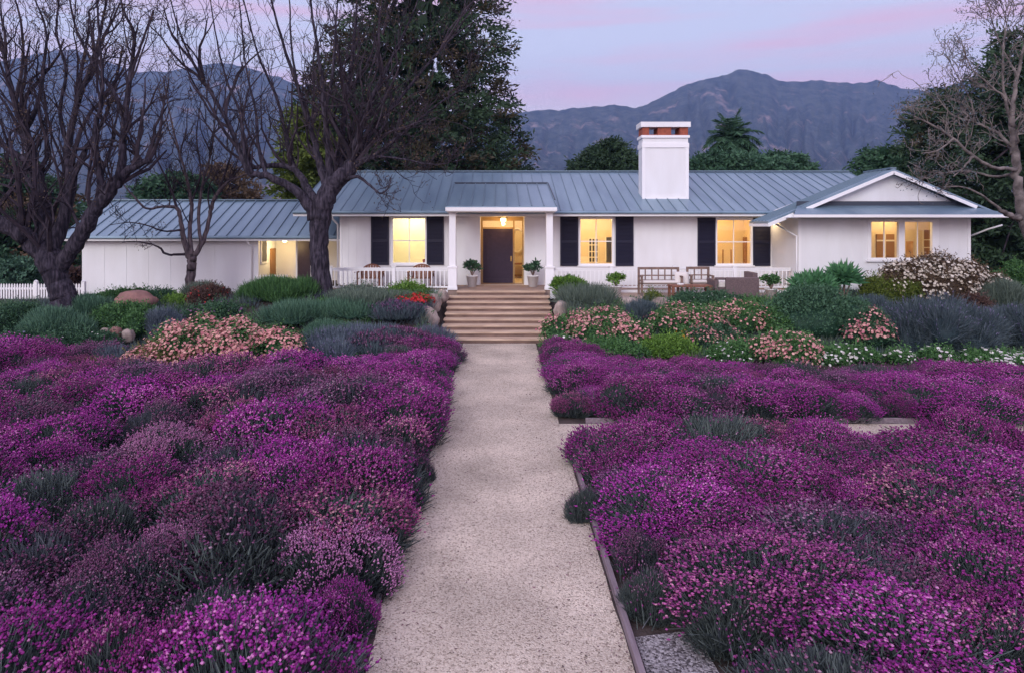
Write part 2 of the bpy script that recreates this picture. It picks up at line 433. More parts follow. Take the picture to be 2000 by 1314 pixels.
hb = hn.new('ShaderNodeBump'); hb.inputs['Strength'].default_value = .6; hb.inputs['Distance'].default_value = 9
hl.new(n2.outputs['Fac'], hb.inputs['Height']); hl.new(hb.outputs[0], hn['Principled BSDF'].inputs['Normal'])
grid_mesh('mountains', (A - 976) * Yd / F, Yd, Z, M_hill)

# ------------------------------------------------------------------ the house
FL, YW = 1.2, 25.6
WX = lambda px, Y=YW: PX(px, Y)
house = empty('house', (3, YW, 1.0), 'long white ranch house with a blue grey metal roof and lit windows', 'house')

def wall_holes(mb, x0, x1, z0, z1, y0, y1, holes, batten=.31):
    hs = sorted(holes); x = x0
    for a, b, c, d in hs + [(x1, x1, 0, 0)]:
        if a > x: mb.box(x, a, y0, y1, z0, z1)
        if b > a:
            if c > z0: mb.box(a, b, y0, y1, z0, c)
            if d < z1: mb.box(a, b, y0, y1, d, z1)
        x = b
    n = int((x1 - x0) / batten)
    for i in range(1, n):
        bx = x0 + (x1 - x0) * i / n
        if all(bx < h[0] - .1 or bx > h[1] + .1 for h in hs):
            mb.box(bx - .016, bx + .016, y0 - .008, y0 + .004, z0 + .01, z1 - .01)

W1 = (WX(764), WX(834), PZ(517, YW), PZ(424, YW))
W2 = (WX(1130), WX(1199), PZ(519, YW), PZ(425, YW))
W3 = (WX(1397), WX(1470), PZ(519, YW), PZ(427, YW))
DR = (WX(938), WX(1024), FL, 3.84)
wm = MB()
wall_holes(wm, -6.0, 15.2, .9, 3.9, YW, YW + .15, [W1, W2, W3, DR])
wm.box(-6.0, -5.85, YW + .15, 31, .9, 3.9)
wm.box(15.05, 15.2, YW + .15, 31, .9, 3.9)
wm.prism([(-6.0, YW + .15, 3.9), (-6.0, 31, 3.9), (-6.0, 30, 5.6)], (.15, 0, 0))
# entry alcove
ax0, ax1, aY = DR[0], DR[1], 26.4
wm.box(ax0 - .1, ax0, YW + .15, aY + .1, FL, 3.84)
wm.box(ax1, ax1 + .1, YW + .15, aY + .1, FL, 3.84)
wm.build('wall', M_white, house)
MB().box(ax0, ax1, YW + .15, aY, 3.76, 3.84).build('alcove_ceiling', M_soffit, house)
for a in (-6.0, 10.11): MB().box(a, a + .08, YW - .02, YW - .001, 1.2, 3.76).build('corner_board', M_trim, house)

# main roof
EY, EZ, RY, RZ = 24.8, 3.97, 30.0, PZ(336, 30)
XL, XR = -7.5, 15.3
rf = MB()
rf.slab([(XL, EY, EZ), (XR, EY, EZ), (XR, RY, RZ), (XL, RY, RZ)], .06)
rf.slab([(XL, RY, RZ), (XR, RY, RZ), (XR, RY + 5.2, EZ), (XL, RY + 5.2, EZ)], .06)
rf = rf.build('roof', M_zinc, house)
sm = MB()
nx = int((XR - XL) / .42)
for i in range(nx + 1):
    x = XL + .02 + (XR - XL - .04) * i / nx
    sm.bar((x, EY + .01, EZ + .012), (x, RY - .12, RZ - .03), .022, .04)
sm.bar((XL, RY, RZ + .02), (XR, RY, RZ + .02), .26, .05)
sm.build('standing_seams', M_seam, rf)
MB().box(XL, XR - 3.9, EY - .02, EY + .0, EZ - .2, EZ - .045).bar((XL + .01, EY, EZ - .13), (XL + .01, RY, RZ - .13), .03, .16).build('fascia', M_trim, house)
MB().box(XL + .05, XR - .2, EY + .003, YW - .005, EZ - .20, EZ - .17).build('soffit', M_soffit, house)
gt = MB()
gt.tube([(XL, EY - .07, EZ - .07), (10.2, EY - .07, EZ - .07)], .05, 8)
gt.build('gutter', M_zinc, house)
MB().tube([(-6.1, EY - .05, EZ - .1), (-6.1, EY + .1, EZ - .3), (-6.06, YW - .06, EZ - .5), (-6.06, YW - .06, 1.25)], .035, 8).build('downspout', M_trim, house, smooth=True)
MB().tube([P(1512, 436, 24.2), P(1530, 447, 24.0), P(1556, 462, 23.24), (PX(1556, 23.24), 23.24, 1.15)], .03, 8).build('downspout', M_trim, house, smooth=True)
MB().tube([P(1958, 440, 22.8), P(1930, 448, 23.0), P(1897, 461, 23.35)], .03, 8).build('downspout', M_trim, house, smooth=True)
MB().tube([P(477, 466, 27.0), P(486, 476, 27.1), P(492, 486, 27.35), (PX(492, 27.35), 27.35, .8)], .035, 8).build('downspout', M_trim, house, smooth=True)

# portico roof and its columns
a0, a1 = PX(870, 23.4), PX(1088, 23.4)
pr = MB()
pr.slab([(a0, 23.4, 4.09), (a1, 23.4, 4.09), (a1, 28.15, 5.16), (a0, 28.15, 5.16)], .05)
for x in (a0, a1): pr.prism([(x - .02, 23.45, 4.04), (x - .02, 28.1, 5.11), (x - .02, 24.8, 3.99)], (.04, 0, 0))
pr = pr.build('portico_roof', M_zinc, house)
sm = MB()
for i in range(10): x = a0 + .02 + (a1 - a0 - .04) * i / 9; sm.bar((x, 23.41, 4.10), (x, 28.1, 5.155), .03, .05)
MB().bar((a0, 28.12, 5.17), (a1, 28.12, 5.17), .14, .07).bar((a1 + .02, 24.6, 4.36), (a1 + .02, 28.12, 5.17), .03, .06).build('flashing', M_flash, pr)
sm.build('standing_seams', M_seam, pr)
MB().box(a0, a1, 23.36, 23.398, 3.93, 4.055).box(a0, a0 + .03, 23.4, 25.0, 3.93, 4.04).box(a1 - .03, a1, 23.4, 25.0, 3.93, 4.04).build('portico_fascia', M_trim, house)
MB().box(a0 + .03, a1 - .03, 23.4, 25.6, 3.90, 3.925).build('portico_ceiling', M_soffit, house)
for px in (884, 1073):
    x = PX(px, 23.8); c = MB()
    c.box(x - .115, x + .115, 23.69, 23.91, 2.02, 3.86).box(x - .16, x + .16, 23.65, 23.95, 3.86, 3.90).box(x - .15, x + .15, 23.66, 23.94, 1.2, 1.96)
    c.box(x - .175, x + .175, 23.63, 23.97, 1.96, 2.02).box(x - .17, x + .17, 23.64, 23.96, 1.2005, 1.3)
    c.build('column', M_trim, house, bevel=.006)

# porch floor and railings
pf = MB(); pf.box(-6.0, 10.2, 23.68, YW, .95, FL); pf.box(ax0, ax1, YW + .001, aY, 1.0, FL - .004); pf.build('porch_floor', M_deck, house)
MB().box(-6.0, -1.8, 23.66, 23.678, .9, FL).box(1.75, 10.2, 23.66, 23.678, .9, FL).build('porch_skirt', M_trim, house)
def railing(x0, x1, y, posts):
    r = MB(); r.box(x0, x1, y - .045, y + .045, 1.92, 1.96).box(x0, x1, y - .02, y + .02, 1.85, 1.92).box(x0, x1, y - .022, y + .022, 1.26, 1.32)
    rr = r.build('porch_railing', M_trim, house)
    n = int((x1 - x0) / .145); b = MB()
    for i in range(1, n): x = x0 + (x1 - x0) * i / n; b.box(x - .016, x + .016, y - .016, y + .016, 1.32, 1.85)
    b.build('balusters', M_trim, rr)
    for x in posts: MB().box(x - .055, x + .055, y - .055, y + .055, FL, 1.99).box(x - .075, x + .075, y - .075, y + .075, 1.99, 2.02).build('post', M_trim, rr)
railing(-5.9, PX(876, 23.8), 23.82, (-5.9, -3.7))
railing(PX(1080, 23.8), 10.15, 23.82, (3.9, 6.1, 8.2))

# windows, shutters
def window(par, h, Y, nv=1, nh=1, name='window', sill=True):
    x0, x1, z0, z1 = h; t = .07
    f = MB(); f.box(x0, x0 + t, Y - .03, Y + .1, z0, z1).box(x1 - t, x1, Y - .03, Y + .1, z0, z1).box(x0 + t, x1 - t, Y - .03, Y + .1, z1 - t, z1).box(x0 + t, x1 - t, Y - .03, Y + .1, z0, z0 + t)
    for i in range(nv):
        x = x0 + (x1 - x0) * (i + 1) / (nv + 1); f.box(x - .014, x + .014, Y + .03, Y + .06, z0 + t, z1 - t)
    for i in range(nh):
        z = z0 + (z1 - z0) * (i + 1) / (nh + 1); f.box(x0 + t, x1 - t, Y + .025, Y + .065, z - .018, z + .018)
    w = f.build(name, M_trim, par)
    MB().box(x0 + t, x1 - t, Y + .075, Y + .082, z0 + t, z1 - t).build('pane', M_glass, w)
    if sill: MB().box(x0 - .05, x1 + .05, Y - .09, Y - .031, z0 - .05, z0 + .005).build('sill', M_trim, w)
    return w
for h, (s0, s1) in ((W1, ((725, 760), (833.5, 867))), (W2, ((1094, 1129), (1202, 1237))), (W3, ((1362, 1397), (1470.5, 1504)))):
    window(house, h, YW)
    for a, b in ((WX(s0[0]), WX(s0[1])), (WX(s1[0]), WX(s1[1]))):
        z0, z1 = h[2] - .02, h[3] + .02; s = MB()
        s.box(a, a + .06, YW - .05, YW - .012, z0, z1).box(b - .06, b, YW - .05, YW - .012, z0, z1)
        zm = (z0 + z1) / 2
        for c, d in ((z0, z0 + .1), (zm - .05, zm + .05), (z1 - .1, z1)): s.box(a + .06, b - .06, YW - .05, YW - .012, c, d)
        for c, d in ((z0 + .1, zm - .05), (zm + .05, z1 - .1)):
            k = int((d - c) / .05)
            for i in range(k):
                zz = c + (d - c) * (i + .5) / k
                s.hexa([(a + .06, YW - .044, zz - .024), (b - .06, YW - .044, zz - .024), (b - .06, YW - .014, zz + .004), (a + .06, YW - .014, zz + .004)],
                       [(a + .06, YW - .044, zz - .016), (b - .06, YW - .044, zz - .016), (b - .06, YW - .014, zz + .012), (a + .06, YW - .014, zz + .012)])
        s.box(a + .055, b - .055, YW - .024, YW - .016, z0 + .02, z1 - .02)
        s.build('shutter', M_navy, house)

# front door with transom and sidelight
D = lambda px: PX(px, aY)
dz = PZ(447, aY)
fr = MB()
fr.box(ax0 + .001, D(943), aY - .04, aY + .06, FL, PZ(432, aY)).box(D(1002), D(1005), aY - .04, aY + .06, FL, PZ(432, aY)).box(D(1020), ax1 - .001, aY - .04, aY + .06, FL, PZ(432, aY))
fr.box(ax0 + .001, ax1 - .001, aY - .04, aY + .06, PZ(432, aY), 3.759).box(D(943), D(1002), aY - .04, aY + .06, dz, dz + .05)
fr.build('door_frame', M_gold, house)
dm = MB(); dx0, dx1 = D(943.2), D(1001.8)
dm.box(dx0, dx1, aY + .01, aY + .05, FL + .01, dz - .005)
for a in (dx0, dx1 - .12): dm.box(a, a + .12, aY - .012, aY + .01, FL + .01, dz - .005)
for c, d in ((FL + .01, FL + .16), (dz - .15, dz - .005)): dm.box(dx0 + .12, dx1 - .12, aY - .012, aY + .01, c, d)
for i in range(1, 5): x = dx0 + .12 + (dx1 - dx0 - .24) * i / 5; dm.box(x - .012, x + .012, aY - .006, aY + .01, FL + .16, dz - .15)
do = dm.build('door', M_door, house)
MB().lathe((dx1 - .07, aY - .05, 2.15), [(.02, -.02), (.035, 0), (.02, .02)], 10).bar((dx1 - .07, aY - .05, 2.15), (dx1 - .07, aY, 2.15), .02).bar((dx1 - .07, aY - .016, 2.05), (dx1 - .07, aY - .016, 2.25), .05, .006, (0, 1, 0)).build('handle', M_brass, do)
tr = MB().box(D(943), D(1002), aY, aY + .01, dz + .05, PZ(432, aY)).build('transom', M_glass, house)
MB().box(D(1005), D(1020), aY, aY + .01, FL, PZ(432, aY)).build('sidelight', M_glass, house)

# rooms behind the lit windows
def point(name, loc, w, col=(1, .78, .42), r=.12):
    d = bpy.data.lights.new(name, 'POINT'); d.energy = w; d.color = col; d.shadow_soft_size = r
    o = bpy.data.objects.new(name, d); C.objects.link(o); o.location = loc; return o
def room(x0, x1, y0, y1, z0, z1, watts, col=(1, .78, .42), wallm=None):
    m = MB(); t = .06
    m.box(x0, x1, y1, y1 + t, z0, z1).box(x0 - t, x0, y0, y1 + t, z0, z1).box(x1, x1 + t, y0, y1 + t, z0, z1)
    m.box(x0 - t, x1 + t, y0, y1 + t, z1, z1 + t).box(x0 - t, x1 + t, y0, y1 + t, z0 - t, z0)
    rm = m.build('room', wallm or M_room, house)
    cx, cy = (x0 + x1) / 2, (y0 + y1) / 2
    MB().lathe((cx, cy, z1 - .10), [(.06, .02), (.10, .04), (.11, .07), (.05, .1)], 16).build('ceiling_lamp', M_lamp, rm)
    point('room_light', (cx, cy, z1 - .16), watts, col, .05); return rm
RY0 = YW + .16
M_cream = mat('room_cream', (.82, .76, .56), .9)
r1 = room(WX(750), WX(850), RY0, 27.6, FL, 4.0, 58, (1, .88, .66), M_cream)
r2 = room(WX(1090), WX(1245), RY0, 29.4, FL, 4.0, 115, (1, .76, .44))
r3 = room(WX(1355), WX(1510), RY0, 28.6, FL, 4.0, 78, (1, .68, .32))
r0 = room(ax0 - .4, ax1 + .45, aY + .11, 29.2, FL, 4.0, 54, (1, .72, .36))
# seen inside: french door, far window, chairs, table, mirror
m = MB(); Yb = 29.36
x0, x1 = PX(1150, Yb), PX(1168, Yb); m.box(x0, x1, Yb, Yb + .035, PZ(513, Yb), PZ(467, Yb)); m.build('far_window', M_inlite, r2)
m = MB(); x2, x3 = PX(1184, Yb), PX(1199, Yb); m.box(x2, x3, Yb, Yb + .035, PZ(513, Yb), PZ(464, Yb)); m.build('far_door', M_inlite, r2)
m = MB()
for i in range(4):
    x = x0 + (x1 - x0) * i / 3; m.box(x - .02, x + .02, Yb - .02, Yb - .002, PZ(513, Yb), PZ(465, Yb))
for py in (466, 479, 492, 503, 513): m.box(x0, x1, Yb - .018, Yb - .004, PZ(py, Yb) - .02, PZ(py, Yb) + .02)
m.box(x0 - .5, x0 - .03, Yb - .3, Yb - .003, FL, 2.1).box(x2 - .05, x2, Yb - .02, Yb - .002, PZ(513, Yb), PZ(463, Yb)); m.build('far_window_frame', M_roomtrim, r2)
m = MB(); Yc = 27.4
for px in (1412, 1428):
    x = PX(px, Yc); m.box(x - .02, x + .02, Yc - .02, Yc + .02, FL, PZ(488, Yc)).box(x - .16, x + .16, Yc - .35, Yc, 1.62, 1.67)
m.build('dining_chairs', M_wood, r3); m = MB().box(PX(1405, Yc), PX(1450, Yc), Yc - .9, Yc - .4, 1.68, 1.73).box(PX(1426, Yc), PX(1429, Yc), Yc - .7, Yc - .6, FL, 1.68); m.build('dining_table', M_wood, r3)
m = MB(); m.box(PX(1452, 28.5), PX(1462, 28.5), 28.3, 28.58, FL, PZ(464, 28.5))
m.build('bookcase', M_wood, r3)
MB().lathe((PX(1425, 26.9), 26.9, 1.732), [(.08, 0), (.14, .05), (.16, .12), (.12, .2)], 14).build('bowl', M_pot, r3)
m = MB()
m.tube([(PX(1010, 29.1) + .28 * math.cos(a), 29.1, PZ(470, 29.1) + .5 * math.sin(a)) for a in np.linspace(0, 2 * math.pi, 25)], .035, 6, False)
m.build('mirror_frame', M_roomtrim, r0)
m = MB(); m.box(PX(1000, 29), PX(1023, 29), 28.7, 29.1, 1.78, 1.84).box(PX(1000, 29), PX(1023, 29), 28.75, 29.1, 1.3, 1.34)
for px in (1000, 1022): m.box(PX(px, 29), PX(px, 29) + .05, 28.72, 28.78, FL, 1.78)
m.build('console_table', M_wood, r0)
m = MB().lathe((PX(828, 25.72), 25.74, W1[2] + .07), [(.04, 0), (.06, .1), (.05, .12)], 10).build('flowerpot', M_brick, r1)

# entry lamp
m = MB().lathe((PX(983, 25.95), 25.95, 3.60), [(.05, .15), (.07, .14), (.19, .13), (.19, .115), (.05, .11)], 20).build('entry_lamp', M_black, house)
MB().lathe((PX(983, 25.95), 25.95, 3.58), [(.05, 0), (.10, .02), (.10, .11), (.08, .13)], 16).build('lamp_glass', M_lamp, m)
point('entry_light', (PX(983, 25.95), 25.85, 3.50), 19, (1, .56, .19), .08)

# chimney
cx0, cx1, cy0 = PX(1255, 26.2), PX(1344, 26.2), 26.2
cz = lambda py: PZ(py, 26.2)
ch = MB().box(cx0, cx1, cy0, cy0 + .75, 4.3, cz(266)).build('chimney', M_white, rf)
m = MB()
for (a, b) in ((cx0 - .02, cx0 + .10), (cx1 - .10, cx1 + .02)): m.box(a, b, cy0 - .03, cy0 + .02, 4.47, cz(289))
m.box(cx0 - .02, cx1 + .02, cy0 - .035, cy0 + .03, 4.40, 4.52).box(cx0 - .03, cx1 + .03, cy0 - .04, cy0 + .79, cz(289), cz(280)).box(cx0 - .05, cx1 + .05, cy0 - .06, cy0 + .81, cz(270), cz(265))
m.build('chimney_trim', M_trim, ch)
m = MB(); bz0, bz1 = cz(265), cz(249)
for a, b in ((1255, 1268), (1285, 1311), (1328, 1344)): m.box(PX(a, 26.2), PX(b, 26.2), cy0 + .01, cy0 + .74, bz0, bz1)
for a, b in ((1268, 1285), (1311, 1328)): m.box(PX(a, 26.2), PX(b, 26.2), cy0 + .01, cy0 + .74, bz0, bz0 + .03)
m.build('brick_band', M_brick, ch)
MB().box(cx0 - .08, cx1 + .08, cy0 - .08, cy0 + .83, bz1, cz(239)).build('chimney_cap', M_white, ch)
MB().box(cx0 - .04, cx1 + .04, cy0 - .05, cy0 + .02, 4.36, 4.395).build('flashing', M_seam, ch)

# ---- right wing
YG, GX0, GX1 = 23.3, 10.2, 16.06
WW = (PX(1697, YG), PX(1824, YG), PZ(508, YG), PZ(430, YG))
wg = MB()
wall_holes(wg, GX0, GX1, .9, 3.78, YG, YG + .15, [WW], .35)
wg.box(GX0, GX0 + .15, YG + .15, YW, .9, 3.78).box(GX1 - .15, GX1, YG + .15, 31, .9, 3.78)
pk, pz = 13.27, 5.35
wg.prism([(10.3, YG + .05, 4.07), (15.9, YG + .05, 4.07), (pk, YG + .05, 5.24)], (0, .1, 0))
wg.prism([(9.9, 24.6, 3.97), (16.3, 24.6, 3.97), (pk, 24.6, 5.27)], (0, .1, 0))
wg.build('gable_wing_wall', M_white, house)
for a, b, c, d in ((GX0 - .01, GX0 + .09, 1.0, 3.68), (GX1 - .09, GX1 + .01, 1.0, 3.68), (WW[0] - .06, WW[0], WW[2], WW[3]), (WW[1], WW[1] + .16, WW[2], WW[3] + .02)): MB().box(a, b, YG - .022, YG - .001, c, d).build('corner_board', M_trim, house)
xm = (WW[0] + WW[1]) / 2
window(house, (WW[0], xm - .035, WW[2], WW[3]), YG, 1, 0, sill=False)
window(house, (xm + .035, WW[1], WW[2], WW[3]), YG, 1, 0, sill=False)
MB().box(xm - .035, xm + .035, YG - .03, YG + .1, WW[2], WW[3]).box(WW[0] - .12, WW[1] + .16, YG - .1, YG - .026, WW[2] - .06, WW[2] - .005).build('window_mullion', M_trim, house)
yf, yb = 23.0, 24.75
zp = lambda x: pz - .42 * abs(x - pk)
lx, rx = 9.05, 16.8
gr = MB()
gr.slab([(lx, yf, zp(lx)), (pk, yf, pz), (pk, yb, pz), (lx, yb, zp(lx))], .07)
gr.slab([(pk, yf, pz), (rx, yf, zp(rx)), (rx, yb + 6, zp(rx)), (pk, yb + 6, pz)][:2] + [(rx, yb, zp(rx)), (pk, yb, pz)], .07)
gr = gr.build('gable_roof', M_zinc, house)
sm = MB()
for i in range(1, 6):
    y = yf + (yb - yf) * i / 6
    sm.bar((lx, y, zp(lx) + .015), (pk, y, pz + .015), .03, .05); sm.bar((pk, y, pz + .015), (rx, y, zp(rx) + .015), .03, .05)
sm.bar((pk, yf, pz + .02), (pk, yb, pz + .02), .2, .05)
sm.build('standing_seams', M_seam, gr)
bg = MB()
for xe in (PX(1575, yf), PX(1907, yf)): bg.bar((pk, yf - .02, pz - .13), (xe, yf - .02, zp(xe) - .13), .035, .11, (0, 0, 1))
bg.bar((9.9, yf - .01, zp(9.9) - .13), (lx, yf - .01, zp(lx) - .13), .03, .12).bar((lx, yf, zp(lx) - .13), (lx, yb, zp(lx) - .13), .03, .1)
bg.build('bargeboard', M_trim, house)
# skirt roof under the gable
sk = MB()
sk.slab([(9.62, 22.3, 3.81), (16.75, 22.3, 3.81), (15.85, YG + .05, 4.13), (10.2, YG + .05, 4.13)], .05)
sk.build('skirt_roof', M_zinc, house)
MB().box(10.15, 15.95, YG - .02, YG + .05, 4.10, 4.26).build('flashing', M_flash, house)
MB().box(9.6, 16.75, 22.28, 22.30, 3.70, 3.79).box(9.62, 16.73, 22.305, YG - .002, 3.69, 3.715).build('skirt_fascia', M_trim, house)
MB().box(16.06, 16.7, YG, 31, 3.69, 3.75).build('wing_soffit', M_soffit, house)
r4 = room(PX(1665, YG), 15.88, YG + .16, 24.85, FL, 4.0, 34, (1, .68, .30))
m = MB(); Yb = 24.8
m.box(PX(1712, Yb), PX(1747, Yb), Yb, Yb + .04, PZ(512, Yb), PZ(458, Yb)); m.build('far_window', M_wood, r4)
MB().box(PX(1804, Yb), PX(1816, Yb), Yb, Yb + .04, PZ(503, Yb), PZ(450, Yb)).build('far_window', M_wood, r4)
m = MB()
m.box(PX(1728, Yb) - .03, PX(1728, Yb) + .03, Yb - .02, Yb - .003, PZ(512, Yb), PZ(458, Yb)).box(PX(1712, Yb), PX(1747, Yb), Yb - .018, Yb - .004, PZ(472, Yb), PZ(469, Yb)); m.build('far_window_frame', M_roomtrim, r4); m = MB(); m.box(PX(1804, Yb), PX(1816, Yb), Yb - .018, Yb - .004, PZ(485, Yb), PZ(483, Yb)).box(PX(1804, Yb), PX(1816, Yb), Yb - .018, Yb - .004, PZ(470, Yb), PZ(468, Yb)).box(PX(1803, Yb) - .04, PX(1803, Yb) + .02, Yb - .02, Yb - .003, PZ(503, Yb), PZ(450, Yb))
m.build('far_window_frame', M_roomtrim, r4)
MB().box(PX(1771, Yb), PX(1784, Yb), Yb, Yb + .04, PZ(503, Yb), PZ(472, Yb)).build('picture', mat('picture_paper', (.45, .22, .08), .8, col2=(.65, .42, .2), scale=4), r4)

# ---- left garage wing
YA = 27.4
wa = MB()
wall_holes(wa, -16.77, PX(505, YA), .3, 2.98, YA, YA + .15, [], .8)
wa.box(-16.77, -16.62, YA + .15, 33, .3, 2.98).box(PX(505, YA) - .15, PX(505, YA), YA + .15, 29.6, .3, 2.98)
wa.box(PX(505, YA), -6.0, 29.6, 29.75, .3, 3.2)
wa.prism([(-16.77, YA, 2.98), (-16.77, 33.6, 2.98), (-16.77, 30.4, 4.35)], (.15, 0, 0))
wa.build('garage_wing_wall', M_white, house)
ex0, ex1, ez, ey, ry = -17.4, -6.1, 3.02, 27.0, 30.4
rz = PZ(392, ry)
ar = MB(); ar.slab([(ex0, ey, ez), (ex1, ey, ez), (ex1, ry, rz), (ex0, ry, rz)], .06); ar.slab([(ex0, ry, rz), (ex1, ry, rz), (ex1, ry + 3.4, ez), (ex0, ry + 3.4, ez)], .06)
ar = ar.build('garage_roof', M_zinc, house)
sm = MB(); n = 24
for i in range(n + 1): x = ex0 + .02 + (ex1 - ex0 - .04) * i / n; sm.bar((x, ey + .01, ez + .012), (x, ry - .1, rz - .03), .035, .06)
sm.bar((ex0, ry, rz + .02), (ex1, ry, rz + .02), .26, .05)
sm.build('standing_seams', M_seam, ar)
MB().box(ex0, ex1, ey - .02, ey, ez - .2, ez - .045).bar((ex0, ey, ez - .12), (ex0, ry, rz - .12), .03, .14).build('fascia', M_trim, house)
MB().box(ex0 + .05, -9.72, ey + .003, YA - .005, ez - .19, ez - .16).box(-9.70, ex1, ey + .003, 29.6, ez - .19, ez - .16).build('soffit', M_soffit, house)
MB().tube([(ex0, ey - .07, ez - .07), (ex1, ey - .07, ez - .07)], .05, 8).build('gutter', M_zinc, house)
# breezeway: small window, plum door, corner posts and a low white gate of pickets
Yz = 29.6
wx_ = PX(505, YA); w5 = (27.68, 28.25, PZ(512, 27.9), PZ(470, 27.9))
MB().box(wx_ + .002, wx_ + .03, w5[0], w5[1], w5[2], w5[3]).build('breezeway_window', M_inlite, house)
MB().box(wx_ + .002, wx_ + .04, 28.75, 29.4, .75, PZ(486, 29)).build('breezeway_door', M_wood, house)
f = MB(); f.box(wx_ + .002, wx_ + .045, w5[0] - .08, w5[0], w5[2] - .07, w5[3]).box(wx_ + .002, wx_ + .045, w5[1], w5[1] + .08, w5[2] - .07, w5[3]).box(wx_ + .002, wx_ + .06, w5[0], w5[1], w5[2] - .07, w5[2]); f.build('window_frame', M_trim, house)
MB().box(PX(581, Yz), PX(612, Yz), Yz - .04, Yz - .003, .7, PZ(472, Yz)).build('side_door', M_door, house)
MB().box(PX(578, 28), PX(581, 28), 27.96, 28.04, .6, 2.84).box(PX(607, 28), PX(611, 28), 27.96, 28.04, .6, 2.84).build('breezeway_post', M_trim, house)
MB().lathe((PX(556, 28.6), 28.6, 2.73), [(.05, 0), (.09, .03), (.09, .10)], 14).build('breezeway_lamp', M_lamp, house)
point('breezeway_light', (PX(556, 28.6), 28.4, 2.5), 34, (1, .70, .32), .1)
MB().lathe((9.85, 25.3, 3.755), [(.07, 0), (.07, .014)], 14).build('soffit_lamp', M_lamp, house)
sp_ = bpy.data.lights.new('soffit_light', 'SPOT'); sp_.energy = 26; sp_.color = (1, .72, .42); sp_.spot_size = R(140); sp_.shadow_soft_size = .05
spo = bpy.data.objects.new('soffit_light', sp_); C.objects.link(spo); spo.location = (9.85, 25.3, 3.74)
# ------------------------------------------------------------------ steps, edging, rocks, fences
st = empty('garden_steps', (-.04, 21.8, 0), 'broad timber and gravel garden steps rising to the porch between the columns', 'steps')
n = 9; rise = FL / n; run = (23.60 - 19.95) / n
for i in range(n):
    y = 19.95 + run * i; z = rise * (i + 1)
    xa, xb = (-1.74, 1.66) if i < n - 1 else (-1.47, 1.56)
    j = rp.uniform(-.02, .02)
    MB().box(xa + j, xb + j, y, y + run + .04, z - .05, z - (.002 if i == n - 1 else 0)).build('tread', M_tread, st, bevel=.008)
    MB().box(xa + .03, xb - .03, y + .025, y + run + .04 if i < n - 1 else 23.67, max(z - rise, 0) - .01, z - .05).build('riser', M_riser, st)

def edging(name, label, pts, w=.05, h=.11, zb=0):
    m = MB()
    for a, b in zip(pts[:-1], pts[1:]): m.bar((a[0], a[1], zb + h / 2 - .03), (b[0], b[1], zb + h / 2 - .03), w, h)
    return tag(m.build(name, M_edge, bevel=.004), label, 'edging')
edging('timber_edging', 'weathered timber board edging the path beside the nearer lavender bed', [(1.09, 2.2), (1.08, 5.15), (1.085, 7.4), (1.09, 10.1)])
edging('timber_edging', 'grey timber board along the far side of the cross path below the lavender hedge', [(1.5, 11.92), (8, 11.93), (14, 11.9), (22, 11.92)], .05, .12)
edging('timber_edging', 'low timber board half hidden under the lavender along the left path edge', [(-1.12, 2.2), (-1.12, 8), (-1.11, 14), (-1.12, 19.8)], .05, .05)

def rock(px, py, Y, w, h, m, label, cat='boulder', seed=0, group=None, squash=1.):
    r = np.random.default_rng(seed + 40)
    import bmesh
    bm = bmesh.new(); bmesh.ops.create_icosphere(bm, subdivisions=3, radius=1)
    k = rdir(r, 9); o = r.uniform(.72, .95, 9); f = r.random(3) * 6
    for v in bm.verts:
        q = np.array(v.co); s = min([1.0] + [o_ / max(q @ k_, 1e-3) for k_, o_ in zip(k, o) if q @ k_ > o_ * .8])
        s *= 1 + .05 * math.sin(q[0] * 5 + f[0]) * math.sin(q[1] * 6 + f[1]) + .03 * math.sin(q[2] * 11 + f[2])
        v.co = Vector(q * s)
    for v in bm.verts: v.co = Vector((v.co.x * w / 2, v.co.y * w / 2 * squash, v.co.z * h * .62))
    me = bpy.data.meshes.new('boulder'); bm.to_mesh(me); bm.free()
    me.polygons.foreach_set('use_smooth', [True] * len(me.polygons))
    o = link('boulder', me, m); x = PX(px, Y); o.location = (x, Y, PZ(py, Y)); o.rotation_euler = (0, 0, r.random() * 6)
    return tag(o, label, cat, group)
rock(268, 588, 21.4, 1.3, .55, M_rock_red, 'large flat reddish boulder lying among shrubs by the big bare tree', seed=1)
rock(846, 594, 21.9, .62, .55, M_rock, 'tan boulder beside the upper garden steps under the red flowers', seed=2)
rock(838, 622, 20.8, .66, .66, M_rock, 'pale grey boulder at the foot of the garden steps on their left', seed=3)
rock(862, 580, 22.6, .5, .4, M_rock, 'small tan stone at the top left of the garden steps', seed=4)
rock(1097, 606, 21.3, .55, .5, M_rock, 'pale boulder at the right side of the garden steps above the pink daisies', seed=5)
rock(1228, 596, 21.4, .9, .4, M_rock, 'low tan boulder at the terrace edge behind the pink daisies', seed=6)
rock(1290, 592, 21.6, .75, .35, M_rock, 'low tan boulder below the slatted bench at the terrace edge', seed=7)
for i, (px, py) in enumerate(((205, 655), (226, 652), (250, 656), (182, 660))):
    rock(px, py, 18.7, .36, .34, M_rock_red if i % 2 else M_rock, 'small rounded stone in the low row beside the pink daisy mound', 'stone', 10 + i, 'row of small stones in the left bank')

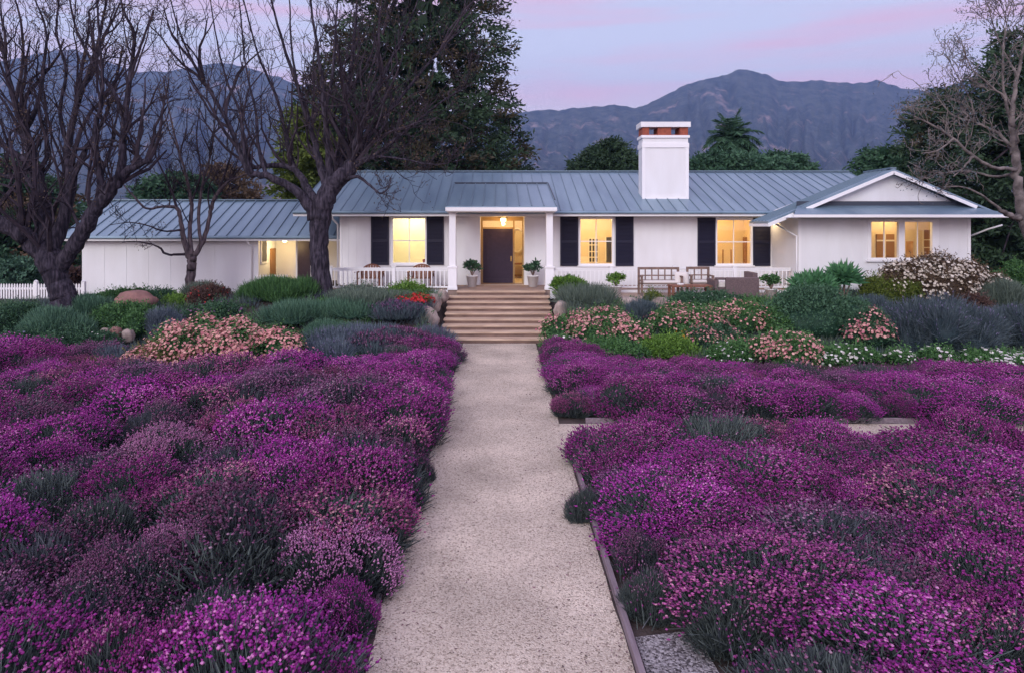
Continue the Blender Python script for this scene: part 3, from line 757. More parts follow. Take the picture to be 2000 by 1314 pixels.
def pickets(name, label, x0, x1, y, zb, h, sp, posts, cat='fence'):
    f = empty(name, ((x0 + x1) / 2, y, zb), label, cat)
    m = MB(); m.box(x0, x1, y, y + .03, zb + h * .22, zb + h * .32).box(x0, x1, y, y + .03, zb + h * .72, zb + h * .82); m.build('rail', M_trim, f)
    m = MB(); n = int((x1 - x0) / sp)
    for i in range(n + 1):
        x = x0 + (x1 - x0) * i / n
        m.prism([(x - .028, y - .02, zb + .04), (x + .028, y - .02, zb + .04), (x + .028, y - .02, zb + h - .05), (x, y - .02, zb + h), (x - .028, y - .02, zb + h - .05)], (0, .018, 0))
    m.build('pickets', M_trim, f)
    for x in posts: MB().box(x - .06, x + .06, y - .045, y + .075, zb - .1, zb + h + .06).lathe((x, y + .015, zb + h + .06), [(.085, 0), (.085, .03), (.01, .07)], 4).build('post', M_trim, f)
pickets('picket_fence', 'white picket fence behind the big bare tree beside the garage wall', PX(-60, 25.5), PX(160, 25.5), 25.5, .42, .85, .1, (PX(70, 25.5), PX(163, 25.5)))
pickets('picket_gate', 'low white picket gate across the lit breezeway', PX(503, 26.6), PX(560, 26.6), 26.6, .75, .78, .11, (), 'gate')
pickets('picket_fence', 'piece of white picket fence at the far right behind the grey shrub', 16.9, 19.0, 23.6, .9, .75, .1, (17.0,))

# ------------------------------------------------------------------ furniture on the porch and the terrace
def porch_chair(px, Y, label):
    x = PX(px, Y); c = empty('porch_chair', (x, Y, FL), label, 'chair', 'round backed wooden chairs on the porch')
    w = .86; n = 9; m = MB()
    for i in range(n):
        u = -1 + 2 * (i + .5) / n; h = .56 + .44 * math.sqrt(max(0, 1 - u * u)); xx = x + u * w / 2
        m.hexa([(xx - .043, Y + .22, FL + .3), (xx + .043, Y + .22, FL + .3), (xx + .037, Y + .245, FL + .3), (xx - .037, Y + .245, FL + .3)],
               [(xx - .037, Y + .44, FL + h - .2), (xx + .037, Y + .44, FL + h - .2), (xx + .037, Y + .465, FL + h - .2), (xx - .037, Y + .465, FL + h - .2)])
    m.build('backrest', M_teak, c)
    m = MB()
    for i in range(6): m.box(x - .36, x + .36, Y - .3 + i * .09, Y - .3 + i * .09 + .075, FL + .34, FL + .36)
    m.build('seat', M_teak, c)
    for s in (-1, 1):
        MB().box(x + s * .42 - .06, x + s * .42 + .06, Y - .36, Y + .34, FL + .55, FL + .575).build('armrest', M_teak, c)
        MB().box(x + s * .4 - .03, x + s * .4 + .03, Y - .3, Y - .24, FL, FL + .55).build('leg', M_teak, c)
        MB().bar((x + s * .38, Y + .34, FL), (x + s * .38, Y + .20, FL + .55), .05, .05).build('leg', M_teak, c)
    m = MB(); m.tube([(x + w / 2 * math.cos(a) * 1.02, Y + .47, FL + .36 + .45 * math.sin(a)) for a in np.linspace(0, math.pi, 17)], .025, 6); m.build('back_frame', M_teak, c)
porch_chair(722, 24.55, 'round backed wooden porch chair nearer the big tree trunk')
porch_chair(821, 24.55, 'round backed wooden porch chair beside the left portico column')

TZ = 1.11
def bench(px0, px1, Y, label):
    x0, x1 = PX(px0, Y), PX(px1, Y); b = empty('garden_bench', ((x0 + x1) / 2, Y, TZ), label, 'bench')
    m = MB(); m.box(x0, x1, Y + .25, Y + .30, TZ + .84, TZ + .92).box(x0, x1, Y + .25, Y + .29, TZ + .62, TZ + .66).box(x0, x1, Y + .25, Y + .29, TZ + .44, TZ + .50)
    n = int((x1 - x0) / .2)
    for i in range(n + 1): x = x0 + .03 + (x1 - x0 - .06) * i / n; m.box(x - .02, x + .02, Y + .26, Y + .285, TZ + .5, TZ + .84)
    m.build('backrest', M_grayteak, b)
    m = MB()
    for i in range(5): m.box(x0, x1, Y - .25 + i * .1, Y - .17 + i * .1, TZ + .38, TZ + .41)
    m.build('seat', M_grayteak, b)
    for x in (x0 + .03, x1 - .03):
        MB().box(x - .035, x + .035, Y - .28, Y + .3, TZ + .62, TZ + .66).build('armrest', M_grayteak, b)
        for y in (Y - .25, Y + .24): MB().box(x - .035, x + .035, y, y + .06, TZ, TZ + (.62 if y < Y else .92)).build('leg', M_grayteak, b)
    MB().box(x0 + .07, x1 - .07, Y - .24, Y + .22, TZ + .412, TZ + .49).build('seat_cushion', M_cushion, b, bevel=.03)
bench(1249, 1330, 22.75, 'slatted wooden bench with pale cushion on the terrace nearer the steps')
bench(1345, 1390, 22.95, 'slatted wooden armchair with pale cushion on the terrace behind the low table')
def pillow(px, py, Y, w, label):
    x, _, z = P(px, py, Y); b = MB()
    prof = []
    import bmesh
    bm = bmesh.new(); bmesh.ops.create_cube(bm, size=1); bmesh.ops.subdivide_edges(bm, edges=bm.edges, cuts=6, use_grid_fill=True)
    for v in bm.verts:
        u, t = v.co.x * 2, v.co.z * 2; v.co.y *= .28 * math.sqrt(max(.02, (1 - u**4) * (1 - t**4))) / 1; v.co.x *= 1 - .06 * t * t; v.co.z *= 1 - .06 * u * u
    bmesh.ops.scale(bm, vec=(w, w * 1.3, w), verts=bm.verts)
    me = bpy.data.meshes.new('pillow'); bm.to_mesh(me); bm.free(); me.polygons.foreach_set('use_smooth', [True] * len(me.polygons))
    o = link('pillow', me, M_cushion); o.location = (x, Y, z); o.rotation_euler = (R(-14), 0, 0); tag(o, label, 'pillow')
pillow(1332, 545, 22.75, .48, 'big white pillow leaning between the bench and the wooden armchair')
x0, x1, Y = PX(1308, 22.0), PX(1386, 22.0), 22.0
t = empty('low_table', ((x0 + x1) / 2, Y, TZ), 'low dark wooden table in front of the benches on the terrace', 'table')
MB().box(x0, x1, Y - .3, Y + .3, TZ + .36, TZ + .41).build('tabletop', M_teak, t)
for a in (x0 + .05, x1 - .05):
    for b in (Y - .25, Y + .25): MB().box(a - .04, a + .04, b - .04, b + .04, TZ, TZ + .36).build('leg', M_teak, t)
MB().box(x0 + .1, x1 - .1, Y - .22, Y + .22, TZ + .1, TZ + .13).build('shelf', M_teak, t)
MB().lathe((x0 + .35, Y, TZ + .411), [(.1, 0), (.12, .04), (.1, .05)], 16).build('dish', M_pot, None)
tag(bpy.data.objects['dish'], 'small white dish on the low dark table', 'dish')
# wicker sofa seen from its back
x0, x1, Y = PX(1396, 21.9), PX(1482, 21.9), 21.9
s = empty('wicker_sofa', ((x0 + x1) / 2, Y, TZ), 'grey brown wicker sofa turned away from the path on the terrace', 'sofa')
MB().box(x0 + .34, x1, Y - .06, Y + .06, TZ + .04, TZ + .66).build('backrest', M_wicker, s, bevel=.03)
MB().box(x0, x0 + .335, Y - .03, Y + .06, TZ + .58, TZ + .66).box(x0, x0 + .12, Y - .03, Y + .9, TZ + .04, TZ + .575).build('armrest', M_wicker, s, bevel=.02)
MB().box(x1 - .16, x1 - .002, Y + .065, Y + .9, TZ + .04, TZ + .8).build('armrest', M_wicker, s, bevel=.02)
MB().box(x0 + .125, x1 - .165, Y + .065, Y + .9, TZ + .04, TZ + .32).build('seat', M_wicker, s, bevel=.02)
MB().box(x0 + .125, x1 - .17, Y + .07, Y + .86, TZ + .325, TZ + .5).build('seat_cushion', M_cushion, s, bevel=.04)

# ------------------------------------------------------------------ plants: materials
M_lav_leaf = mat('lavender_leaf', (.018, .028, .032), .8, tint=(.12, .15, .14), rnd=.6, trans=.15)  # dark end deepened, putting blue-black shade into the leaf colour
M_lav_leaf_d = mat('lavender_leaf_dusky', (.018, .025, .034), .8, tint=(.11, .115, .135), rnd=.5, trans=.15)
M_fl_vivid = mat('lavender_flower_vivid', (.07, .006, .08), .7, tint=(.47, .05, .37), tips=(.60, .24, .48), rnd=.45, trans=.25)
M_fl_dusky = mat('lavender_flower_dusky', (.07, .016, .07), .7, tint=(.30, .11, .24), tips=(.44, .28, .38), rnd=.6, trans=.25)
M_fl_rose = mat('lavender_flower_rose', (.10, .013, .085), .7, tint=(.46, .10, .30), tips=(.60, .32, .38), rnd=.6, trans=.25)
M_fl_pale = mat('lavender_flower_pale', (.30, .085, .25), .7, tint=(.55, .26, .44), rnd=.4, trans=.25)
M_core = mat('plant_inside', (.016, .018, .015), .95)

LUMP = np.random.default_rng(77)
def dome_noise(d, ph):
    """how far the bush reaches in each direction: a handful of rounded lobes with creases between them"""
    k = np.random.default_rng(int(ph[0] * 1e4)); lo = rdir(k, 15); lo[:, 2] = np.abs(lo[:, 2]) * .9; lo = unit(lo); amp = k.uniform(.72, 1.12, 15)
    dt = d @ lo.T; best = (dt - (1.12 - amp) * .35).argmax(1); m = dt[np.arange(len(d)), best]
    return amp[best] * (.62 + .42 * np.clip((m - .62) / .38, 0, 1) ** .55) - 1 + .05 * np.sin(d[:, 0] * 13 + ph[2]) * np.sin(d[:, 1] * 11 + ph[3]), best
import bmesh
def ico(sub=2):
    bm = bmesh.new(); bmesh.ops.create_icosphere(bm, subdivisions=sub, radius=1)
    V = np.array([v.co for v in bm.verts]); F = np.array([[v.index for v in f.verts] for f in bm.faces]); bm.free(); return V, F
ICO_V, ICO_F = ico(2)

def lavender_proto(seed, nleaf, nhead, cover, R0=.55, H0=.58):
    """returns (foliage mesh, flowers mesh); cover = how far down the sides the flowers go"""
    r = np.random.default_rng(seed); ph = r.random(4) * 6.3
    fo, fl = NP(), NP()
    d = ICO_V.copy(); rad = 1 + dome_noise(d, ph)[0]
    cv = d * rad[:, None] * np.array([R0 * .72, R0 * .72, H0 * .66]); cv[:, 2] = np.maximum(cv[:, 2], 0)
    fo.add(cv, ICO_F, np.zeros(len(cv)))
    def surf(n, zmin=-.05):
        d = rdir(r, n * 3); d = d[d[:, 2] > zmin][:n]; q, lobe = dome_noise(d, ph)
        return d, d * (1 + q)[:, None] * np.array([R0, R0, H0]), lobe
    d, s, lobe = surf(nleaf)
    k = r.uniform(.62, .98, len(d))[:, None]
    dirn = unit(d * .75 + np.array([0, 0, .75]) + r.normal(size=d.shape) * .28)
    p = s * k; p[:, 2] = np.maximum(p[:, 2], .01)
    add_blades(fo, p, dirn, r.uniform(.07, .16, len(d)), r.uniform(.009, .016, len(d)), r)
    d, s, lobe = surf(nhead * 2, cover); lr = r.random(15)
    patch = np.sin(s[:, 0] * 9 + ph[1]) * np.sin(s[:, 1] * 8 + ph[2]) + r.normal(size=len(s)) * .5 + (d[:, 2] - cover) * .9 + (lr[lobe] - .5) * 1.7 + (np.linalg.norm(s / np.array([R0, R0, H0]), axis=1) - .9) * 2.2
    keep = patch > np.quantile(patch, .5); d, s, lobe = d[keep], s[keep], lobe[keep]; n = len(d)
    dirn = unit(d * .6 + np.array([0, 0, .9]) + r.normal(size=d.shape) * .2)
    sl = r.uniform(.0, .09, n) + .12 * r.random(n) ** 4; base = s * .93
    add_blades(fo, base, dirn, sl + .07, .006, r, tip=.3)
    hp = base + dirn * (sl + .06)[:, None]
    add_heads(fl, hp, dirn, r.uniform(.022, .042, n), r.uniform(.0075, .0115, n), r, np.clip(r.random(n) ** 1.05 * .78 + lr[(lobe + 5) % 15] * .42 - .06, 0, 1))
    m = r.random(n) < .55                           # ears: paired bracts on top of the heads
    ep = hp[m] + dirn[m] * .026
    for _ in range(2): add_leaves(fl, ep, unit(dirn[m] + r.normal(size=(m.sum(), 3)) * .45), r.uniform(.014, .026, m.sum()), .011, r, .5 + .5 * r.random(m.sum()))
    return fo.mesh('foliage'), fl.mesh('blossoms')

PROT = {}
for kind, mats, args in (('vivid', (M_lav_leaf, M_fl_vivid), [(5600, 3000, .05), (5600, 3400, .0), (6000, 2600, .15), (5600, 3000, .1)]),
                         ('rose', (M_lav_leaf, M_fl_rose), [(6000, 2500, .1), (6000, 2000, .2)]),
                         ('dusky', (M_lav_leaf_d, M_fl_dusky), [(7000, 1700, .15), (7400, 1100, .3), (7000, 2000, .1)]),
                         ('pale', (M_lav_leaf, M_fl_pale), [(5600, 3200, .1)]),
                         ('green', (M_lav_leaf, M_fl_dusky), [(7500, 260, .3), (7500, 160, .2)])):
    PROT[kind] = []
    for a in args:
        f1, f2 = lavender_proto(len(PROT) * 31 + len(PROT[kind]) * 7 + 100, *a)
        f1.materials.append(mats[0]); f2.materials.append(mats[1]); PROT[kind].append((f1, f2))
WORD = {'vivid': 'vivid magenta purple lavender bush', 'rose': 'reddish pink flowering lavender bush', 'dusky': 'dusky mauve grey lavender bush', 'pale': 'pale pink flowering heather mound', 'green': 'almost flowerless grey green lavender bush'}
BED = {'left': 'in the big bed left of the gravel path', 'front': 'in the near bed right of the gravel path', 'back': 'in the hedge behind the cross path'}
rb_ = random.Random(21)
n_lav = 0
def lavender(kind, x, y, s, h, bed, label=None):
    global n_lav
    f1, f2 = rb_.choice(PROT[kind]); n_lav += 1
    o = empty('lavender_bush', (x, y, float(gz(x, y))), label or f'{WORD[kind]} {BED[bed]}', 'lavender')
    if not label: o['group'] = f'{kind} lavender bushes {BED[bed]}'
    o.rotation_euler = (rb_.uniform(-.08, .08), rb_.uniform(-.08, .08), rb_.uniform(0, 6.28)); o.scale = (s, s * rb_.uniform(.88, 1.1), h)
    for nm, me in (('foliage', f1), ('blossoms', f2)):
        c = bpy.data.objects.new(nm, me); C.objects.link(c); c.parent = o
SPECIAL = [   # single bushes one can point at: kind, px, py of the middle, distance, scale, height scale, label
    ('pale', 330, 868, 9.3, 1.15, 0.92, 'left', 'pale pink heather mound standing out among the purple bushes on the left'),
    ('dusky', 300, 812, 10.6, 1.25, 0.92, 'left', 'long dusky grey mauve lavender mound just behind the pale pink mound'),
    ('vivid', 100, 840, 10.0, 1.5, 0.96, 'left', 'domed bright purple lavender mound near the left edge of the photo'),
    ('vivid', 140, 762, 12.0, 1.5, 0.96, 'left', 'large purple lavender mound in the second row at far left'),
    ('green', 85, 975, 7.7, 1.25, 0.88, 'left', 'dark bluish lavender mound without flowers at the left edge'),
    ('pale', 655, 1085, 6.5, .95, 0.76, 'left', 'bright orchid pink heather beside the path in the left bed'),
    ('pale', 360, 1105, 6.6, .7, 0.76, 'left', 'small pale pink heather in the near left bed'),
    ('rose', 1115, 805, 12.45, .75, 0.55, 'back', 'low reddish heather cushion on the corner where the two paths meet'),
    ('green', 1262, 1228, 6.05, .44, 0.55, 'front', 'dark green lavender cushion spilling over the path edging at lower right'),
    ('green', 1440, 1235, 5.6, .8, 0.68, 'front', 'grey green lavender without flowers near the bottom edge right of the path'),
    ('dusky', 1262, 1115, 6.9, .62, 0.56, 'front', 'dusky mauve lavender leaning over the timber edging of the path'),
    ('green', 1720, 1070, 7.0, .5, 0.64, 'front', 'dark green flowerless bush inside the near right bed'),
    ('green', 400, 1255, 5.4, 1.0, 0.76, 'left', 'grey green lavender with pale spikes at the bottom of the photo on the left'),
    ('vivid', 1875, 850, 9.9, 1.15, 1.04, 'front', 'tall vivid purple lavender bush rising over the cross path at right'),
    ('green', 815, 930, 9.2, .42, 0.50, 'left', 'small dark green tuft on the left edge of the path'),
    ('green', 1138, 1005, 8.0, .36, 0.55, 'front', 'small dark green tuft on the right edge of the path'),
]
placed = []
for k, px, py, Y, s, h, bed, lab in SPECIAL:
    x = PX(px, Y); lavender(k, x, Y, s, h, bed, lab); placed.append((x, Y, .55 * s))
def fill(bed, x_of, ylist, weights, size, hgt, reject=None, wide=1.3):
    for y0 in ylist:
        for x0, x1 in [x_of(y0)]:
            sp = size * .78; n = max(1, int(round((x1 - x0) / sp))) if x1 > x0 else 0
            for i in range(n):
                x = x0 + (x1 - x0) * (i + .5) / n + rb_.uniform(-.14, .14); y = y0 + rb_.uniform(-.2, .2)
                s = size * rb_.choice((rb_.uniform(.6, .9), rb_.uniform(.85, 1.15), rb_.uniform(.9, 1.35)))
                if any((x - a) ** 2 + (y - b) ** 2 < (c + .12) ** 2 for a, b, c in placed): continue
                if reject and reject(x, y): continue
                # keep the bushes off the path
                e = .54 * s * wide
                if x < 0: x = min(x, -1.08 - e * .84)
                else: x = max(x, 1.13 + e * .84)
                k = rb_.choices(list(weights), list(weights.values()))[0]
                lavender(k, x, y, s * wide, (s * .5 + size * .5) * hgt * rb_.uniform(.8, 1.15), bed)
WL = {'vivid': 54, 'rose': 14, 'dusky': 22, 'green': 5}
WR = {'vivid': 74, 'rose': 8, 'dusky': 12, 'green': 4}
fill('left', lambda y: (-.745 * y - 1.6, -1.2), [4.6, 5.45, 6.3, 7.15, 8.0, 8.9, 9.8, 10.7, 11.6, 12.5, 13.4, 14.3], WL, 1.12, .88, lambda x, y: y > 13.6 and x < -9.5)
fill('left', lambda y: (-2.0, -1.0), [4.9, 5.6, 6.3, 7.0, 7.7, 8.4, 9.1, 9.8, 10.6, 11.4], {'vivid': 30, 'rose': 25, 'dusky': 25, 'pale': 8, 'green': 12}, .62, .85, None, 1.0)
fill('left', lambda y: (-3.7 + (y - 15) * .45, -1.2), [15.2, 16.1, 17.0, 17.9, 18.6], WL, 1.0, .75)
fill('left', lambda y: (-12.4, -9.2), [15.6, 16.4], WL, 1.1, .85)
fill('front', lambda y: (1.2, .78 * y + 1.7), [4.5, 5.3, 6.1, 6.9, 7.7, 8.5, 9.3], WR, 1.06, .66, lambda x, y: x < 1.85 and y < 5.85)
fill('front', lambda y: (1.3, 8.6), [9.85], WR, .95, .92)
fill('back', lambda y: (1.35, .78 * y + 1.7), [12.45, 13.2, 14.0, 14.7], WR, 1.0, .72)
fill('back', lambda y: (1.25, 5.0 - (y - 15) * 1.2), [15.4, 16.2, 17.0, 17.8], WR, .92, .7)

# petals, clippings and leaves that fell on the gravel, thicker towards its edges
r = np.random.default_rng(8); f = NP(); n = 1500
y = 4.6 + 15 * r.random(n) ** 1.5; x = np.where(r.random(n) < .5, -1, 1) * (1.03 - .75 * r.random(n) ** 2.4)
add_leaves(f, np.stack([x, y, np.full(n, .014)], 1), unit(np.stack([r.normal(size=n), r.normal(size=n), r.normal(size=n) * .12], 1)), r.uniform(.015, .04, n), r.uniform(.007, .014, n), r)
tag(f.build('fallen_leaves', mat('litter', (.045, .032, .03), .9, tint=(.20, .10, .13))), kind='stuff')


# the loose growth that fills the beds between the bushes
def bed_growth(seed, n, leaf_m, fl_m, nm):
    r = np.random.default_rng(seed); x = r.uniform(-13.5, 14.5, n); y = r.uniform(4.2, 18.6, n)
    ok = (np.abs(x) > 1.16) & (np.abs(x) < .76 * y + 2.6)
    left = (x < 0) & ((y < 15.0) | (x > -3.6 + (y - 15) * .5) | ((x < -9) & (y < 16.8)))
    right = (x > 0) & (((y < 10.0) & ~((x < 1.7) & (y < 5.75))) | ((y > 12.15) & (y < 15.2)) | ((y > 12.1) & (x < 5 - (y - 15) * 1.2)))
    k = ok & (left | right); x, y = x[k], y[k]; m = len(x)
    hump = .10 + .17 * vnoise(x * 1.3 + 40, y * 1.3 + 40, seed) + .10 * vnoise(x * 4 + 20, y * 4 + 20, seed + 1)
    hump = hump * np.clip((np.abs(x) - 1.08) / .5, .25, 1)
    p = np.stack([x, y, gz(x, y) + hump * r.uniform(.3, .95, m)], 1); d = unit(np.stack([r.normal(size=m) * .32, r.normal(size=m) * .32, np.ones(m)], 1))
    f = NP(); add_blades(f, p, d, r.uniform(.09, .19, m), r.uniform(.009, .015, m), r); tag(f.build('lavender_leaves' + nm, leaf_m), kind='stuff')
    pick = vnoise(x * 1.1 + 9, y * 1.1 + 9, seed + 2) + r.normal(size=m) * .15 > .42; q = p[pick]; dd = d[pick]; h = len(q)
    g = NP(); add_heads(g, q + dd * r.uniform(.10, .20, h)[:, None], dd, r.uniform(.022, .042, h), r.uniform(.0075, .0115, h), r); tag(g.build('lavender_spikes' + nm, fl_m), kind='stuff')
bed_growth(61, 84000, M_lav_leaf, M_fl_vivid, '')
bed_growth(62, 54000, M_lav_leaf_d, M_fl_dusky, '_dusky')
# ------------------------------------------------------------------ shrubs of the bank
def leafm(name, a, b, **k): return mat(name, a, k.pop('rough', .65), tint=b, rnd=k.pop('rnd', 0), trans=k.pop('trans', .2), **k)
L = dict(
    dark=leafm('leaf_dark_green', (.016, .052, .028), (.07, .155, .08)),
    green=leafm('leaf_green', (.025, .078, .028), (.10, .225, .07)),
    fresh=leafm('leaf_fresh_green', (.05, .12, .02), (.16, .30, .05)),
    teal=leafm('leaf_teal', (.03, .085, .055), (.135, .26, .165)),
    grey=leafm('leaf_grey_green', (.06, .09, .072), (.19, .25, .19)),
    blue=leafm('leaf_blue_grey', (.05, .075, .10), (.18, .22, .26)),
    slate=leafm('leaf_slate', (.03, .055, .065), (.13, .17, .19)),
    red=leafm('leaf_reddish', (.05, .025, .025), (.13, .08, .06)),
    olive=leafm('leaf_olive', (.06, .07, .025), (.17, .17, .06)),
    brown=leafm('leaf_brown', (.06, .04, .025), (.16, .11, .065)),
    bush=leafm('leaf_bush', (.02, .062, .036), (.095, .20, .11)),
    pine=leafm('leaf_evergreen', (.014, .034, .020), (.055, .105, .048)),
    pine2=leafm('leaf_evergreen_rusty', (.030, .026, .014), (.075, .062, .03)),
    yellowgreen=leafm('leaf_yellow_green', (.05, .08, .012), (.15, .20, .035)),
)
FLW = dict(
    salmon=leafm('petal_salmon', (.40, .12, .15), (.74, .42, .36)),
    pink=leafm('petal_pink', (.42, .12, .17), (.72, .42, .36)),
    white=leafm('petal_white', (.50, .47, .46), (.80, .78, .74)),
    cream=leafm('petal_cream', (.42, .36, .28), (.75, .70, .60)),
    red=leafm('petal_red', (.38, .012, .015), (.55, .03, .03)),
    mauve=leafm('petal_mauve', (.09, .03, .10), (.20, .10, .20)),
    lilac=leafm('petal_lilac', (.11, .10, .20), (.22, .20, .32)),
    orange=leafm('petal_orange', (.55, .22, .02), (.75, .42, .05)),
    magenta=M_fl_vivid,
)
def lumps(r, w, h, dpt, k):
    """a few overlapping domes that make one uneven shrub"""
    out = [(np.array([0, 0, h * .30]), np.array([w * .42, dpt * .44, h * .48]))]
    for i in range(k):
        a = r.random() * 6.28; q = r.random() ** .6 * .85
        sx = min(max(r.uniform(.16, .32) * w, .13), .5); sz = min(sx * r.uniform(.8, 1.25), h * .5)
        cz = max(h * r.uniform(.72, 1.08) * math.sqrt(1 - .72 * q * q) - sz, sz * .25)
        out.append((np.array([math.cos(a) * w * .5 * q, math.sin(a) * dpt * .5 * q, cz]), np.array([sx, sx, sz])))
    return out
def on_lumps(r, lp, n, zmin=-.25, k0=.75):
    ar = np.array([a[1].prod() ** (2 / 3) for a in lp]); idx = r.choice(len(lp), n, p=ar / ar.sum())
    c = np.array([lp[i][0] for i in idx]); e = np.array([lp[i][1] for i in idx])
    d = rdir(r, n); d[:, 2] = np.where(d[:, 2] < zmin, -d[:, 2], d[:, 2])
    p = c + d * e * (r.uniform(k0, 1.06, n) + .22 * r.random(n) ** 6)[:, None]
    ok = p[:, 2] > .01
    # drop what is deep inside another dome
    for cc, ee in lp: ok &= (((p - cc) / (ee * .72)) ** 2).sum(1) > 1
    return p[ok], unit(d[ok] / e[ok] * e[ok].mean()), ok
n_shrub = 0
def shrub(name, label, cat, px, ytop, wpx, Y, style, leaf, flower=None, nf=0, fr=.026, dens=1., group=None, hmin=.3, base=None, seed=None):
    global n_shrub; n_shrub += 1
    r = np.random.default_rng(1000 + n_shrub if seed is None else seed)
    x = PX(px, Y); z0 = float(gz(x, Y)) if base is None else base; w = wpx * Y / F
    h = max(PZ(ytop, Y) - z0 - {'spiky': .10, 'grassy': .17}.get(style, .03), hmin); dpt = min(max(w * .75, .4), 1.9)
    o = empty(name, (x, Y, z0 - .03), label, cat, group); org = np.array([x, Y, z0 - .03])
    lp = lumps(r, w, h, dpt, int(5 + min(w, 4) * 4)); fo = NP()
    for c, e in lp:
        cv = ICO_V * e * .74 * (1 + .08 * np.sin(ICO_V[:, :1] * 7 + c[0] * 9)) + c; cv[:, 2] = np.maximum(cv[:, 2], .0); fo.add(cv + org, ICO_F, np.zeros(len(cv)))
    area = 2.2 * (w * h + dpt * h + w * dpt * .8)
    if style == 'leafy':
        n = int(min(area * 1500 * dens, 22000)); p, d, _ = on_lumps(r, lp, n); m = len(p)
        add_leaves(fo, p + org, unit(d * .7 + r.normal(size=d.shape) * .6 + np.array([0, 0, .25])), r.uniform(.05, .10, m), r.uniform(.026, .05, m), r)
        q = r.integers(0, m, 26 + int(area * 9)); k = 9; tt = np.tile(np.arange(k) / k, len(q))[:, None]; sd = unit(d[q] * .5 + np.array([0, 0, .8]) + r.normal(size=(len(q), 3)) * .3)
        sp = np.repeat(p[q], k, 0) + np.repeat(sd, k, 0) * tt * r.uniform(.12, .34, len(q)).repeat(k)[:, None]
        add_leaves(fo, sp + org, unit(np.repeat(sd, k, 0) * .5 + r.normal(size=sp.shape) * .6), r.uniform(.05, .09, len(sp)), r.uniform(.022, .04, len(sp)), r, .4 + .6 * r.random(len(sp)))
    elif style == 'broad':
        n = int(min(area * 520 * dens, 12000)); p, d, _ = on_lumps(r, lp, n); m = len(p)
        add_leaves(fo, p + org, unit(d * .8 + r.normal(size=d.shape) * .45 + np.array([0, 0, .35])), r.uniform(.10, .19, m), r.uniform(.045, .08, m), r)
    elif style == 'spiky':
        n = int(min(area * 1700 * dens, 24000)); p, d, _ = on_lumps(r, lp, n); m = len(p)
        add_blades(fo, p + org, unit(d * .6 + r.normal(size=d.shape) * .22 + np.array([0, 0, .85])), r.uniform(.10, .28, m), r.uniform(.014, .026, m), r)
    elif style == 'grassy':
        n = int(min(area * 1500 * dens, 22000)); p, d, _ = on_lumps(r, lp, n, k0=.6); m = len(p)
        add_blades(fo, p + org, unit(d * .9 + r.normal(size=d.shape) * .3 + np.array([0, 0, .5])), r.uniform(.18, .42, m), r.uniform(.012, .022, m), r)
    fo.build('foliage', leaf, o)
    if flower:
        nf = int(nf * 1.35); fr *= 1.1; fl = NP(); p, d, _ = on_lumps(r, lp, int(nf * 4), zmin=-.1, k0=.95); q = np.sin(p[:, 0] * 6.1 + 1) * np.sin(p[:, 2] * 8.3) + np.sin(p[:, 1] * 7.7 + p[:, 0] * 3) * .7 + r.normal(size=len(p)) * .8; p, d = p[q > 0][:nf], d[q > 0][:nf]; m = len(p)
        if style in ('spiky', 'grassy'):
            dd = unit(d * .5 + np.array([0, 0, 1.]) + r.normal(size=d.shape) * .15)
            add_blades(fl, p + org, dd, r.uniform(.18, .34, m), .008, r); add_heads(fl, p + org + dd * .2, dd, r.uniform(.06, .12, m), .013, r)
        else:
            add_discs(fl, p + org + d * r.uniform(.02, .07, m)[:, None], unit(d + np.array([0, -.25, .5]) + r.normal(size=d.shape) * .35), r.uniform(fr * .75, fr * 1.25, m), r)
        fl.build('blossoms', flower, o)
    return o
S = shrub
# left bank
S('daisy_shrub', 'big salmon pink daisy mound in front of the bare trees', 'daisy shrub', 435, 618, 330, 16.6, 'leafy', L['green'], FLW['salmon'], 4200, .030)
S('daisy_shrub', 'yellowish pink daisy mound joining the left end of the big salmon mound', 'daisy shrub', 330, 660, 150, 16.0, 'leafy', L['olive'], FLW['salmon'], 1300, .028)
S('shrub', 'dark green shrub at the far left below the picket fence', 'shrub', 30, 590, 120, 19.8, 'leafy', L['dark'])
S('shrub', 'dark teal shrub at the foot of the big bare tree on the left', 'shrub', 105, 600, 130, 18.6, 'spiky', L['teal'])
S('shrub', 'greyish teal clump beside the trunk of the big bare tree', 'shrub', 165, 578, 90, 21.4, 'spiky', L['teal'])
S('shrub', 'leafy mid green shrub in front of the reddish boulder', 'shrub', 245, 592, 150, 19.6, 'leafy', L['green'])
S('shrub', 'dark green shrub over the row of small stones', 'shrub', 120, 640, 190, 17.9, 'leafy', L['dark'], FLW['white'], 20, .02)
S('shrub', 'green shrub left of the stones with loose leaves', 'shrub', 20, 640, 110, 17.6, 'leafy', L['dark'], FLW['lilac'], 60)
S('shrub', 'dark leafy shrub behind the reddish boulder by the garage wall', 'shrub', 250, 560, 90, 24.2, 'leafy', L['green'])
S('shrub', 'low dark green shrub between the boulder and the small bare tree', 'shrub', 303, 562, 70, 23.6, 'leafy', L['dark'])
S('shrub', 'bright yellow green shrub left of the small bare tree', 'shrub', 347, 570, 62, 22.4, 'leafy', L['fresh'])
S('shrub', 'reddish green shrub right of the small bare tree', 'shrub', 412, 556, 92, 22.3, 'leafy', L['red'], FLW['red'], 60, .02)
S('shrub', 'grey green feathery shrub behind the reddish one by the garage wall', 'shrub', 400, 552, 70, 24.2, 'spiky', L['grey'])
S('shrub', 'dark green shrub with purple tinge above the salmon daisies', 'shrub', 420, 590, 110, 20.2, 'leafy', L['dark'], FLW['mauve'], 120)
S('shrub', 'blue grey cushion shrub left of the salmon daisies', 'shrub', 322, 606, 76, 19.4, 'spiky', L['blue'])
